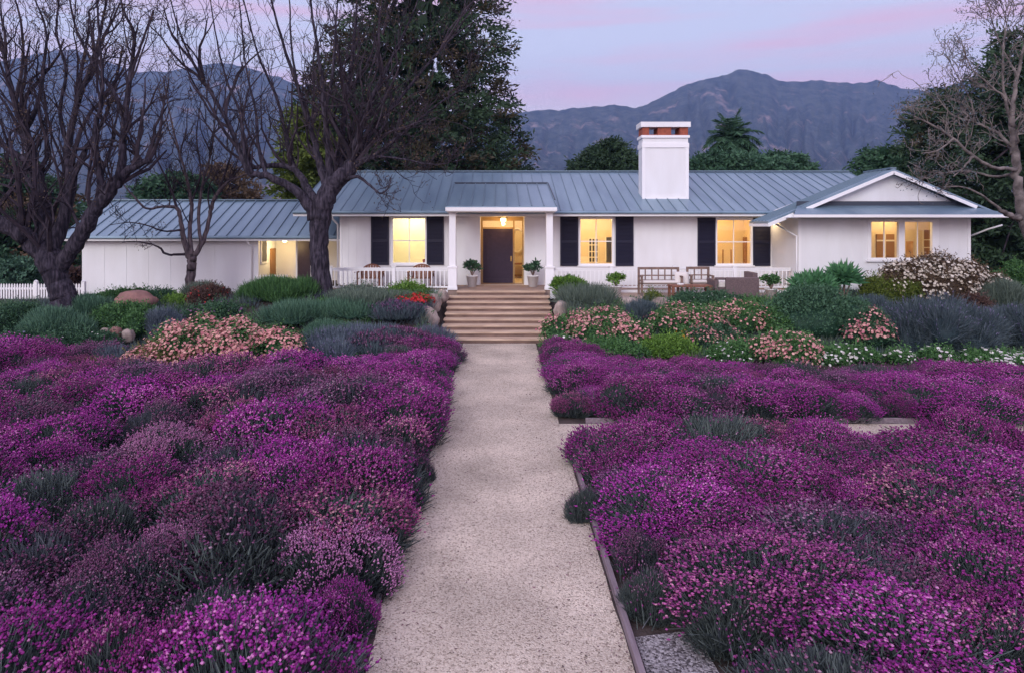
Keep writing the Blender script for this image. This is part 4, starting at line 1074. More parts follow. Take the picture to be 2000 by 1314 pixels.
S('shrub', 'blue grey cushion with green base below the row of small stones', 'shrub', 213, 676, 90, 16.4, 'spiky', L['blue'])
S('shrub', 'olive tuft in front of the blue grey cushion at left', 'shrub', 190, 700, 50, 15.6, 'spiky', L['olive'])
S('rosemary', 'long dark green rosemary hedge left of the middle tree trunk', 'rosemary', 556, 540, 140, 22.2, 'spiky', L['green'])
S('rosemary', 'pale green feathery shrub below the rosemary hedge', 'rosemary', 590, 592, 130, 20.4, 'grassy', L['teal'])
S('shrub', 'dark green shrub at the left end of the rosemary hedge', 'shrub', 495, 562, 60, 22.6, 'leafy', L['dark'])
S('shrub', 'grey seed headed shrub under the porch railing beside the middle trunk', 'shrub', 700, 556, 95, 23.0, 'leafy', L['grey'], FLW['cream'], 60, .018)
S('shrub', 'grey green spreading shrub right of the middle trunk', 'shrub', 720, 582, 160, 21.6, 'spiky', L['grey'])
S('shrub', 'green grassy shrub at the foot of the middle trunk', 'shrub', 680, 602, 120, 20.6, 'grassy', L['teal'])
S('shrub', 'fresh green leafy shrub in front of the right porch chair', 'shrub', 796, 545, 66, 22.7, 'leafy', L['fresh'])
S('flower_clump', 'clump of bright red flowers by the boulders left of the steps', 'flowers', 812, 578, 76, 21.6, 'leafy', L['green'], FLW['red'], 520, .04)
S('shrub', 'mauve flowered grey shrub below the red flowers', 'shrub', 770, 606, 130, 20.6, 'spiky', L['slate'], FLW['mauve'], 260)
S('lavender_shrub', 'silver blue lavender with long spikes left of the steps', 'lavender', 700, 640, 150, 18.9, 'grassy', L['blue'], FLW['lilac'], 160)
S('lavender_shrub', 'silver blue lavender leaning over the foot of the steps', 'lavender', 840, 640, 80, 19.0, 'grassy', L['blue'], FLW['mauve'], 120)
S('lavender_shrub', 'silver teal lavender beside the salmon daisy mound', 'lavender', 635, 662, 95, 17.2, 'grassy', L['blue'], FLW['lilac'], 60)
S('lavender_shrub', 'dusky plum lavender mound in front of the silver ones left of the steps', 'lavender', 770, 650, 150, 18.3, 'spiky', L['slate'], M_fl_dusky, 900)
S('shrub', 'low grey green shrub behind the plum lavender mound', 'shrub', 640, 628, 90, 19.4, 'spiky', L['teal'])
# right bank
S('shrub', 'fresh green leafy shrub right of the steps under the railing', 'shrub', 1113, 540, 66, 22.4, 'broad', L['fresh'])
S('shrub', 'grey green grassy clump right of the steps', 'shrub', 1142, 564, 110, 21.8, 'grassy', L['grey'])
S('daisy_shrub', 'pink daisy shrub right of the garden steps', 'daisy shrub', 1168, 600, 190, 19.4, 'leafy', L['green'], FLW['pink'], 1500, .030)
S('shrub', 'slate purple shrub between the two pink daisy shrubs', 'shrub', 1255, 588, 75, 20.2, 'spiky', L['slate'])
S('shrub', 'yellow green tuft at the terrace edge below the bench', 'shrub', 1278, 572, 40, 21.7, 'leafy', L['yellowgreen'])
S('flower_clump', 'white flowers at the foot of the steps on their right', 'flowers', 1090, 650, 52, 18.4, 'leafy', L['green'], FLW['white'], 70, .035)
S('ground_cover_plant', 'low bright green cushion in front of the pink daisies by the steps', 'cushion plant', 1185, 656, 130, 17.8, 'leafy', L['green'])
S('ground_cover_plant', 'low bright green cushion further right before the orange flowers', 'cushion plant', 1310, 652, 100, 17.9, 'leafy', L['fresh'])
S('daisy_shrub', 'peach daisy shrub below the slatted bench', 'daisy shrub', 1345, 592, 170, 19.8, 'leafy', L['green'], FLW['pink'], 1000, .028)
S('daisy_shrub', 'peach daisy shrub below the wicker sofa', 'daisy shrub', 1445, 586, 150, 19.9, 'leafy', L['green'], FLW['salmon'], 800, .028)
S('flower_clump', 'small patch of orange flowers amid the peach daisies', 'flowers', 1342, 634, 55, 18.9, 'leafy', L['green'], FLW['orange'], 90, .035)
S('daisy_shrub', 'peach daisy shrub with dark leaves behind the low green cushions', 'daisy shrub', 1395, 632, 120, 18.8, 'leafy', L['dark'], FLW['pink'], 330, .028)
S('shrub', 'low leafy green shrub in front of the low terrace table', 'shrub', 1385, 566, 130, 21.0, 'leafy', L['dark'], FLW['white'], 30, .02)
S('shrub', 'low grey green shrub by the wicker sofa', 'shrub', 1470, 578, 60, 20.9, 'leafy', L['green'])
S('shrub', 'big dark green shrub under the garden wing wall', 'shrub', 1590, 560, 235, 19.4, 'leafy', L['bush'], dens=1.3)
S('shrub', 'dark green shrub at the left end of the big one below the wing corner', 'shrub', 1510, 590, 80, 19.5, 'leafy', L['green'])
S('daisy_shrub', 'pink daisy shrub at the front beside the lavender hedge', 'daisy shrub', 1530, 640, 130, 17.0, 'leafy', L['green'], FLW['pink'], 650, .030)
S('daisy_shrub', 'rose pink daisy shrub in front of the blue lavender', 'daisy shrub', 1705, 596, 96, 18.5, 'leafy', L['dark'], FLW['pink'], 420, .032)
S('shrub', 'dark green shrub with scattered white flowers behind the hedge', 'shrub', 1430, 660, 90, 17.3, 'leafy', L['green'], FLW['white'], 60, .024)
S('daisy_shrub', 'white daisy clump right of the pink daisies behind the hedge', 'daisy clump', 1655, 668, 110, 17.2, 'leafy', L['green'], FLW['white'], 150, .030)
S('daisy_shrub', 'small white daisy clump in front of the blue lavender', 'daisy clump', 1758, 676, 48, 17.0, 'leafy', L['green'], FLW['white'], 60, .034)
S('daisy_shrub', 'small pinkish white daisy clump right of the other small one', 'daisy clump', 1832, 676, 60, 17.0, 'leafy', L['green'], FLW['white'], 45, .034)
S('daisy_shrub', 'wide white daisy clump at the right edge behind the hedge', 'daisy clump', 1950, 682, 130, 16.8, 'leafy', L['green'], FLW['white'], 170, .036)
S('lavender_shrub', 'big slate blue lavender below the white flowering shrub', 'lavender', 1830, 582, 230, 18.4, 'grassy', L['slate'], FLW['lilac'], 260, dens=1.2)
S('lavender_shrub', 'slate blue lavender at the right edge of the bank', 'lavender', 1975, 596, 140, 18.6, 'grassy', L['slate'], FLW['lilac'], 120)
S('shrub', 'slate grey low shrub between the green shrub and the blue lavender', 'shrub', 1700, 582, 90, 20.2, 'spiky', L['slate'])
S('shrub', 'white flowering brown leaved shrub under the bedroom windows', 'shrub', 1825, 500, 275, 21.4, 'leafy', L['brown'], FLW['cream'], 1500, .036)
S('shrub', 'bright green part of the bank left of the white flowering shrub', 'shrub', 1735, 532, 110, 21.2, 'leafy', L['yellowgreen'])
S('shrub', 'grey green shrub at the right edge beside the white flowering shrub', 'shrub', 1945, 548, 100, 20.6, 'spiky', L['grey'])
S('hedge_shrub', 'clipped green hedge at the far right behind the grey shrub', 'hedge', 1985, 512, 90, 22.6, 'leafy', L['green'])
S('shrub', 'mauve brown shrub under the white flowering one', 'shrub', 1900, 572, 100, 20.0, 'leafy', L['red'])

# low plants nobody could count between the shrubs of the bank
def cover(name, leaf, seed, n, hl, broad):
    r = np.random.default_rng(seed); f = NP(); x = r.uniform(-17, 15.5, n * 3); y = r.uniform(17.2, 23.6, n * 3)
    ok = (np.abs(x + .04) > 2.0) & ~((x > 2.0) & (y > 21.7) & (x < 10.4)) & ~((x > 1) & (x < 5) & (y < 18)) & ((np.sin(x * 2.1 + seed) * np.sin(y * 2.7 + seed) + r.normal(size=n * 3) * .5) > -.1)
    x, y = x[ok][:n], y[ok][:n]; m = len(x); k = 26
    c = np.repeat(np.stack([x, y, gz(x, y)], 1), k, 0); t = np.repeat(r.random(m), k) * .6 + r.random(m * k) * .4
    u = rdir(r, m * k); u[:, 2] = np.abs(u[:, 2])
    p = c + u * np.array([.16, .16, .06])
    (add_leaves if broad else add_blades)(f, p + np.array([0, 0, .02]) + u * (hl * .4 if broad else 0), unit(u * .7 + np.array([0, 0, .8])), r.uniform(.6, 1.3, m * k) * hl * (.45 if broad else 1), .035 if broad else .016, r, t)
    tag(f.build(name, leaf), kind='stuff')
cover('ground_cover', L['green'], 51, 1500, .20, True)
cover('grass', L['grey'], 52, 900, .26, False)
cover('undergrowth', L['slate'], 53, 800, .24, False)

def rosette_plant(name, label, cat, px, ytop, wpx, Y, leaf, nros, ll, base=None, stem=True, group=None):
    r = np.random.default_rng(int(px)); x = PX(px, Y); z0 = float(gz(x, Y)) if base is None else base; w = wpx * Y / F; h = PZ(ytop, Y) - z0
    o = empty(name, (x, Y, z0 - .02), label, cat, group); f = NP(); s = MB()
    for i in range(nros):
        a = i * 2.4; q = math.sqrt((i + .3) / nros) * (w * .5 - ll * .45)
        c = np.array([x + math.cos(a) * q, Y + math.sin(a) * q * .7, z0 + max(h - ll * (.75 + 1.5 * q / w), .12)])
        s.tube([(x, Y, z0 - .02), tuple((c + np.array([x, Y, z0])) / 2 + np.array([0, 0, -.05])), tuple(c)], [.035, .03, .02], 6)
        n = 46; t = (np.arange(n) + .5) / n; az = np.arange(n) * 2.39996; el = np.radians(86 - 100 * t ** .8)
        d = np.stack([np.cos(az) * np.cos(el), np.sin(az) * np.cos(el), np.sin(el)], 1)
        add_leaves(f, np.repeat(c[None], n, 0), d, ll * r.uniform(.8, 1.1, n), ll * .24, r, r.random(n) * .6 + .4 * (1 - t))
    f.build('foliage', leaf, o); s.build('stems', M_grayteak, o); return o
L['aeon'] = leafm('leaf_rosette_green', (.03, .11, .05), (.10, .26, .11))
rosette_plant('rosette_shrub', 'bright green rosette shrub with long leaves under the wing wall', 'shrub', 1590, 524, 96, 20.9, L['aeon'], 13, .50)
rosette_plant('rosette_shrub', 'tall upright bright green rosette plant nearer the bedroom windows', 'shrub', 1646, 510, 66, 21.3, L['aeon'], 7, .58)
# plants in pots
def potted(px, Y, base, ytop, wpx, potw, poth, leaf, label, seed):
    x = PX(px, Y); p = empty('plant_pot', (x, Y, base), label, 'potted plant')
    MB().lathe((x, Y, base), [(potw * .36, 0), (potw * .5, poth * .9), (potw * .54, poth * .9), (potw * .54, poth), (potw * .46, poth), (potw * .44, poth * .93)], 20).build('pot', M_pot, p, smooth=True)
    r = np.random.default_rng(seed); h = PZ(ytop, Y) - base - poth; w = wpx * Y / F; f = NP(); s = MB()
    for i in range(11):
        a = i * 2.4 + r.uniform(-.4, .4); q = r.uniform(.1, .5) * w; b = np.array([x + math.cos(a) * q, Y + math.sin(a) * q, base + poth + h * r.uniform(.45, .85)])
        s.tube([(x, Y, base + poth * .9), (x + math.cos(a) * q * .4, Y + math.sin(a) * q * .4, base + poth + h * .3), tuple(b)], [.012, .01, .006], 5)
        n = 34; k = rdir(r, n); k[:, 2] = np.abs(k[:, 2]) * .8
        add_leaves(f, b + r.normal(size=(n, 3)) * .05, unit(k + .25 * r.normal(size=k.shape)), r.uniform(.10, .17, n), r.uniform(.05, .075, n), r)
    f.build('foliage', leaf, p); s.build('stems', M_grayteak, p)
potted(922, 24.9, FL, 511, 28, .42, .42, L['dark'], 'leafy plant in a white pot left of the front door', 1)
potted(1041, 24.9, FL, 510, 28, .42, .42, L['dark'], 'leafy plant in a white pot right of the front door', 2)
potted(1203, 22.9, TZ, 536, 26, .4, .3, L['fresh'], 'bright green potted plant in front of the railing left of the bench', 3)
potted(1506, 22.4, TZ, 540, 28, .4, .25, L['green'], 'dark green potted plant right of the wicker sofa', 4)

# ------------------------------------------------------------------ trees
def spline(pts, k=5):
    pts = [np.array(p, float) for p in pts]; q = [2 * pts[0] - pts[1]] + pts + [2 * pts[-1] - pts[-2]]; out = []
    for i in range(1, len(q) - 2):
        for j in range(k):
            t = j / k; a, b, c, d = q[i-1], q[i], q[i+1], q[i+2]
            out.append(.5 * ((2*b) + (-a + c)*t + (2*a - 5*b + 4*c - d)*t*t + (-a + 3*b - 3*c + d)*t**3))
    out.append(pts[-1]); return np.array(out)

def grow(mb, r, p, d, rad, length, lev, maxlev, up, spread, leaves=None, kids=(3, 5)):
    n = 5 if lev < maxlev else 4; pts = [p]; dd = d / np.linalg.norm(d)
    for i in range(n):
        dd = dd + r.normal(size=3) * (.20 if lev == 0 else .34) + np.array([0, 0, up]) / n; dd /= np.linalg.norm(dd)
        pts.append(pts[-1] + dd * length / n)
    rads = [max(rad * (1 - .68 * i / n), .0075) for i in range(n + 1)]
    mb.tube(pts, rads, 5 if rad > .03 else 4 if rad > .014 else 3, False)
    if leaves is not None and lev == maxlev: leaves.append((pts[-1], dd))
    if lev < maxlev:
        for k in range(r.integers(*kids) + (1 if lev == 0 else 0)):
            i = r.integers(1, n + 1); t = unit((dd + rdir(r, 1)[0] * spread)[None])[0]; t[2] += up * .6
            grow(mb, r, pts[i], t, max(rads[i] * .62, .007), length * r.uniform(.45, .72), lev + 1, maxlev, up, spread, leaves, kids)

def bare_tree(name, label, Y, limbs, sprouts, m, mt, seed, up=.55, leafm_=None, lf=(10, .06), knob=.03, maxlev=2, thick=.86, few=.42):
    """limbs: lists of (px, py, radius, depth offset); sprouts: (limb index, from, to, count, length, upward pull)"""
    r = np.random.default_rng(seed); b = limbs[0][0]; root = empty(name, P(b[0], b[1], Y), label, 'tree')
    tb, cb = MB(), MB(); leaves = [] if leafm_ else None; paths = []
    for li, lm in enumerate(limbs):
        ctl = [(*P(q[0], q[1], Y + q[3]), q[2]) for q in lm]; s = spline(ctl); s[:, :3] += r.normal(size=(len(s), 3)) * np.minimum(s[:, 3:4] * .12, .022)
        s[1:, 3] *= thick
        rad = np.maximum(s[:, 3] * (1 + knob * r.normal(size=len(s))), .012); paths.append((s[:, :3], rad))
        (tb if rad.max() > .075 else cb).tube(list(s[:, :3]), list(rad), 12 if rad.max() > .2 else 8 if rad.max() > .08 else 6, True)
    for li, a, e, cnt, ln, pull, *big in sprouts:
        s, rad = paths[li]
        for k in range(cnt if big else int(cnt * few) + 1):
            i = int((a + (e - a) * r.random()) * (len(s) - 1)); t = s[min(i + 1, len(s) - 1)] - s[max(i - 1, 0)]; t /= np.linalg.norm(t) + 1e-9
            d = t * .5 + rdir(r, 1)[0] * .75 + np.array([0, 0, pull])
            grow(cb, r, s[i], d, big[0] * r.uniform(.6, 1.1) if big else min(rad[i] * .5, .045) * r.uniform(.5, 1), ln * r.uniform(.6, 1.25), 0, maxlev, up, .85, leaves, (2, 4))
    tb.build('trunk', m, root, smooth=True); cb.build('crown', mt, root)
    if leaves:
        f = NP(); c = np.array([q[0] for q in leaves]); k = lf[0]; pick = r.random(len(c)) < .5; c = c[pick]
        p = np.repeat(c, k, 0) + r.normal(size=(len(c) * k, 3)) * .10
        add_leaves(f, p, rdir(r, len(p)), lf[1] * r.uniform(.7, 1.3, len(p)), lf[1] * .5, r); f.build('dry_leaves', leafm_, root)
    return root

# middle tree in front of the porch
T2 = [
 [(636, 606, .50, 0), (632, 580, .42, 0), (627, 530, .38, 0), (624, 470, .38, 0), (626, 425, .42, 0), (634, 392, .42, 0), (650, 362, .40, 0), (676, 335, .36, 0), (690, 316, .22, 0)],
 [(616, 425, .26, 0), (592, 388, .21, -.1), (560, 362, .17, -.2), (522, 345, .15, -.3), (492, 340, .13, -.3), (474, 312, .11, -.3), (452, 255, .09, -.2), (420, 195, .07, -.2), (384, 135, .05, -.1), (350, 60, .035, 0), (325, -30, .02, 0)],
 [(618, 400, .22, 0), (596, 362, .17, .3), (578, 335, .14, .5), (548, 324, .12, .5), (506, 326, .09, .4), (478, 330, .07, .3)],
 [(640, 370, .22, 0), (622, 310, .15, .3), (604, 240, .11, .5), (575, 150, .08, .6), (548, 70, .055, .6), (520, -40, .03, .6)],
 [(650, 360, .2, 0), (640, 290, .13, -.3), (632, 205, .10, -.5), (622, 110, .07, -.6), (608, 20, .045, -.6), (600, -60, .03, -.6)],
 [(664, 345, .2, 0), (668, 270, .14, .2), (678, 180, .10, .3), (690, 90, .07, .4), (702, -50, .035, .5)],
 [(682, 330, .17, 0), (698, 270, .12, -.2), (722, 200, .09, -.3), (762, 120, .06, -.4), (805, 30, .035, -.5), (830, -40, .02, -.5)],
 [(688, 322, .16, 0), (724, 262, .11, .3), (780, 195, .08, .5), (845, 115, .05, .6), (915, 50, .03, .7), (990, 20, .014, .7)],
 [(690, 322, .12, 0), (740, 298, .08, -.3), (800, 250, .055, -.5), (862, 200, .04, -.6), (930, 160, .02, -.7)],
 [(674, 352, .10, 0), (698, 346, .07, -.5), (722, 362, .05, -.8), (742, 378, .04, -.9), (758, 368, .03, -.9), (764, 345, .02, -.9)],
 [(690, 328, .08, 0), (735, 308, .05, -.6), (790, 312, .035, -.9), (850, 322, .022, -1.1), (905, 312, .012, -1.2)],
 [(492, 340, .10, -.3), (476, 290, .08, -.5), (470, 225, .06, -.6), (440, 150, .045, -.6), (420, 60, .03, -.6), (405, -40, .02, -.6)],
 [(520, 345, .09, -.3), (505, 290, .07, -.1), (500, 220, .055, 0), (480, 130, .04, .1), (470, 30, .03, .1), (462, -40, .02, .1)],
 [(576, 335, .10, .5), (560, 270, .08, .6), (540, 190, .06, .7), (505, 110, .045, .8), (478, 10, .03, .8), (465, -40, .02, .8)],
 [(606, 250, .08, .5), (586, 190, .06, .4), (570, 100, .045, .3), (566, 10, .03, .3), (560, -50, .02, .3)],
 [(634, 220, .08, -.5), (650, 140, .06, -.6), (655, 60, .04, -.6), (662, -40, .025, -.6)],
 [(452, 255, .06, -.2), (415, 225, .05, -.2), (380, 165, .04, -.2), (352, 105, .03, -.2), (345, 30, .02, -.2)],
 [(678, 180, .07, .3), (720, 120, .05, .3), (740, 50, .035, .3), (750, -40, .02, .3)],
]
bare_tree('bare_tree', 'bare many branched tree before the porch with a single dark trunk', 22.6, T2,
   [(0, .80, 1, 12, 4.0, 1.2, .09), (1, .3, .8, 6, 3.0, 1.0, .07), (2, .4, 1, 6, 3.2, 1.1, .07), (3, .1, .6, 5, 3.0, .9, .06), (5, .1, .7, 6, 3.2, .9, .06), (7, .1, .8, 6, 2.6, .6, .05), (6, .1, .7, 5, 3., .8, .06), (8, .1, .8, 5, 2.2, .35, .04), (0, .72, 1, 10, 1.6, .7), (1, .35, 1, 22, 1.5, .9), (2, .4, 1, 12, 1.4, .9), (3, .2, 1, 14, 1.6, .9), (4, .2, 1, 14, 1.6, .9), (5, .2, 1, 16, 1.7, .9), (6, .2, 1, 16, 1.6, .6), (7, .2, 1, 18, 1.5, .45), (8, .15, 1, 56, 1.3, .2), (9, .3, 1, 16, .7, .1), (10, .1, 1, 50, 1.1, .15), (11, .3, 1, 10, 1.4, .9), (12, .3, 1, 10, 1.4, .9), (13, .3, 1, 10, 1.4, .9), (14, .2, 1, 8, 1.3, .9), (15, .2, 1, 8, 1.3, .9), (16, .2, 1, 12, 1.2, .8), (17, .2, 1, 8, 1.2, .8)], M_bark, M_twig, 5, leafm_=L['brown'], lf=(4, .07), thick=.80)
# big left tree
T1 = [
 [(132, 612, .46, 0), (124, 580, .39, 0), (112, 545, .36, 0), (102, 515, .42, 0), (92, 490, .40, 0)],
 [(112, 530, .27, 0), (145, 478, .24, -.2), (175, 430, .23, -.3), (205, 388, .20, -.4), (232, 350, .17, -.4), (262, 326, .12, -.4), (292, 312, .09, -.4)],
 [(92, 500, .34, 0), (88, 440, .27, .2), (78, 380, .24, .4), (66, 320, .18, .5), (48, 260, .13, .5), (30, 200, .10, .5), (10, 120, .06, .5), (-10, 20, .04, .5)],
 [(98, 500, .28, 0), (122, 430, .20, .3), (138, 360, .18, .5), (132, 290, .12, .6), (152, 200, .09, .6), (185, 110, .06, .6), (205, 20, .04, .6), (215, -40, .02, .6)],
 [(86, 495, .36, 0), (50, 462, .28, -.3), (10, 440, .24, -.5), (-40, 410, .2, -.6), (-90, 370, .15, -.6)],
 [(62, 318, .14, .5), (28, 300, .10, .4), (-4, 270, .08, .3), (-30, 200, .06, .3)],
 [(234, 350, .15, -.4), (240, 300, .12, -.5), (244, 235, .10, -.5), (254, 150, .07, -.5), (262, 70, .05, -.5), (240, 20, .035, -.5), (232, -40, .02, -.5)],
 [(244, 235, .08, -.5), (222, 180, .06, -.6), (186, 130, .05, -.7), (150, 60, .035, -.7), (130, -30, .02, -.7)],
 [(254, 150, .06, -.5), (275, 90, .04, -.5), (300, 20, .025, -.5)],
 [(205, 385, .13, -.4), (190, 320, .10, -.6), (186, 260, .08, -.7), (200, 190, .06, -.8), (196, 100, .045, -.8), (190, 10, .03, -.8)],
 [(140, 350, .12, .5), (170, 290, .08, .7), (205, 230, .06, .8), (226, 160, .045, .9), (240, 90, .03, .9)],
 [(48, 260, .09, .5), (75, 200, .07, .4), (85, 130, .05, .4), (90, 60, .035, .4), (60, -20, .02, .4)],
 [(30, 200, .07, .5), (45, 120, .05, .6), (40, 40, .035, .6), (20, -30, .02, .6)],
 [(132, 290, .09, .6), (118, 220, .06, .5), (128, 140, .045, .4), (110, 60, .03, .4), (120, -30, .02, .4)],
 [(78, 380, .14, .4), (50, 350, .10, .6), (10, 345, .08, .7), (-40, 330, .06, .7)],
 [(292, 312, .07, -.4), (310, 270, .05, -.4), (318, 215, .035, -.4), (330, 160, .02, -.4)],
]
bare_tree('bare_tree', 'big gnarled bare tree at the left edge with a forked leaning trunk', 21.2, T1,
   [(1, .25, 1, 8, 3.0, 1.0, .085), (2, .2, .9, 8, 3.2, .9, .085), (3, .15, .9, 8, 3.0, .9, .085), (4, .1, .8, 6, 3.0, .9, .09), (9, .1, .8, 5, 2.6, .8, .06), (6, .1, .6, 4, 2.4, .7, .055), (14, .1, .8, 5, 2.4, .9, .06), (0, .8, 1, 4, 3, 1., .09), (1, .4, 1, 14, 1.4, .8), (2, .3, 1, 18, 1.5, .8), (3, .3, 1, 18, 1.5, .8), (4, .1, 1, 12, 1.3, .8), (5, .2, 1, 10, 1.2, .6), (6, .2, 1, 18, 1.3, .7), (7, .2, 1, 14, 1.2, .7), (8, .1, 1, 9, 1.1, .6), (9, .2, 1, 16, 1.2, .7), (10, .2, 1, 14, 1.2, .6), (11, .2, 1, 14, 1.2, .7), (12, .2, 1, 10, 1.1, .7), (13, .2, 1, 12, 1.2, .7), (14, .2, 1, 12, 1.2, .7), (15, .1, 1, 10, .9, .5)],
   M_bark, M_twig, 9, leafm_=L['brown'], lf=(6, .07), thick=.98, few=.6)
# small tree before the garage
T3 = [
 [(372, 572, .22, 0), (371, 545, .19, 0), (374, 515, .19, 0), (377, 498, .17, 0)],
 [(372, 505, .13, 0), (362, 478, .11, -.1), (354, 440, .09, -.2), (346, 408, .08, -.3), (318, 404, .06, -.3), (286, 408, .05, -.3), (262, 385, .04, -.3), (240, 360, .025, -.3)],
 [(362, 497, .06, 0), (334, 498, .05, -.3), (320, 494, .045, -.4), (312, 484, .04, -.5), (290, 476, .03, -.5), (262, 472, .025, -.6), (238, 474, .015, -.6)],
 [(380, 500, .12, 0), (398, 468, .10, .2), (408, 430, .09, .3), (418, 390, .08, .3), (440, 360, .06, .3), (470, 345, .05, .3), (492, 336, .03, .3)],
 [(375, 500, .12, 0), (370, 450, .09, .1), (374, 400, .08, .2), (362, 340, .06, .2), (345, 280, .045, .2), (330, 215, .03, .2), (318, 150, .02, .2)],
 [(392, 480, .08, .1), (388, 420, .07, .2), (396, 360, .06, .3), (412, 300, .045, .3), (420, 235, .03, .3), (432, 170, .02, .3)],
 [(346, 408, .06, -.3), (330, 360, .045, -.3), (306, 310, .035, -.3), (290, 260, .02, -.3)],
 [(420, 390, .06, .3), (446, 320, .045, .3), (462, 260, .03, .3), (474, 200, .02, .3)],
 [(372, 400, .05, .2), (392, 340, .04, .1), (384, 270, .03, .1), (392, 200, .02, .1)],
 [(354, 450, .05, -.2), (320, 452, .035, -.5), (285, 440, .028, -.6), (250, 435, .02, -.7), (215, 440, .012, -.7)],
]
bare_tree('bare_tree', 'small slender bare tree standing before the white garage wall', 25.2, T3,
   [(4, .2, .8, 4, 2.2, .9, .04), (5, .2, .8, 4, 2.2, .9, .04), (3, .3, .9, 4, 2., .9, .04), (1, .4, 1, 10, 1.0, .6), (2, .3, 1, 8, .5, .3), (3, .4, 1, 14, 1.1, .7), (4, .3, 1, 18, 1.2, .7), (5, .3, 1, 16, 1.2, .7), (6, .2, 1, 14, 1.1, .6), (7, .2, 1, 14, 1.1, .6), (8, .2, 1, 12, 1.0, .6), (9, .3, 1, 8, .6, .3)], M_midbark, M_twig, 13, leafm_=L['brown'], lf=(5, .06))
# pale tree at the right edge
T4 = [
 [(2075, 700, .34, 0), (2060, 600, .30, 0), (2030, 500, .27, 0), (2002, 440, .25, 0), (1990, 385, .22, 0), (1984, 330, .19, 0), (1980, 280, .16, 0), (1976, 225, .12, 0), (1988, 150, .08, 0), (2005, 70, .05, 0)],
 [(1990, 425, .14, 0), (1962, 416, .12, -.2), (1945, 402, .06, -.3), (1915, 380, .05, -.4), (1880, 366, .04, -.5), (1848, 366, .03, -.5), (1832, 374, .015, -.5)],
 [(1984, 330, .10, 0), (1945, 328, .08, -.4), (1900, 305, .07, -.6), (1862, 272, .055, -.7), (1822, 246, .045, -.8), (1785, 228, .03, -.8)],
 [(1862, 272, .04, -.7), (1830, 295, .03, -.9), (1800, 300, .02, -1)],
 [(1982, 300, .10, 0), (1950, 262, .07, .3), (1905, 240, .055, .5), (1860, 225, .04, .6), (1830, 190, .025, .6)],
 [(1978, 250, .09, 0), (1962, 190, .06, -.2), (1958, 130, .045, -.3), (1962, 70, .03, -.3), (1975, 10, .02, -.3)],
 [(1984, 340, .08, 0), (1940, 345, .06, .4), (1890, 335, .045, .6), (1830, 338, .03, .8), (1790, 332, .02, .8)],
 [(1900, 305, .05, -.6), (1880, 330, .04, -.8), (1862, 345, .025, -.9)],
 [(1962, 190, .05, -.2), (1925, 160, .035, -.3), (1895, 130, .025, -.4), (1880, 90, .015, -.4)],
 [(1905, 240, .04, .5), (1895, 195, .03, .4), (1870, 150, .02, .4), (1850, 110, .014, .4)],
 [(1988, 150, .06, 0), (1960, 100, .04, .3), (1940, 50, .025, .3), (1930, 10, .015, .3)],
]
bare_tree('bare_tree', 'pale barked bare tree reaching in from the right edge', 17.4, T4,
   [(0, .6, 1, 16, 1.0, .5), (2, .3, 1, 18, .8, .3), (3, .1, 1, 7, .6, .1), (4, .3, 1, 22, .9, .5), (5, .3, 1, 18, .8, .5), (6, .3, 1, 14, .7, .2), (7, .1, 1, 6, .5, .1), (8, .1, 1, 18, .7, .5), (9, .1, 1, 18, .7, .5), (10, .1, 1, 16, .7, .4), (1, .8, 1, 7, .4, .0)], M_palebark, M_palebark, 17, up=.22, thick=.52, few=.55, leafm_=L['slate'], lf=(7, .055))

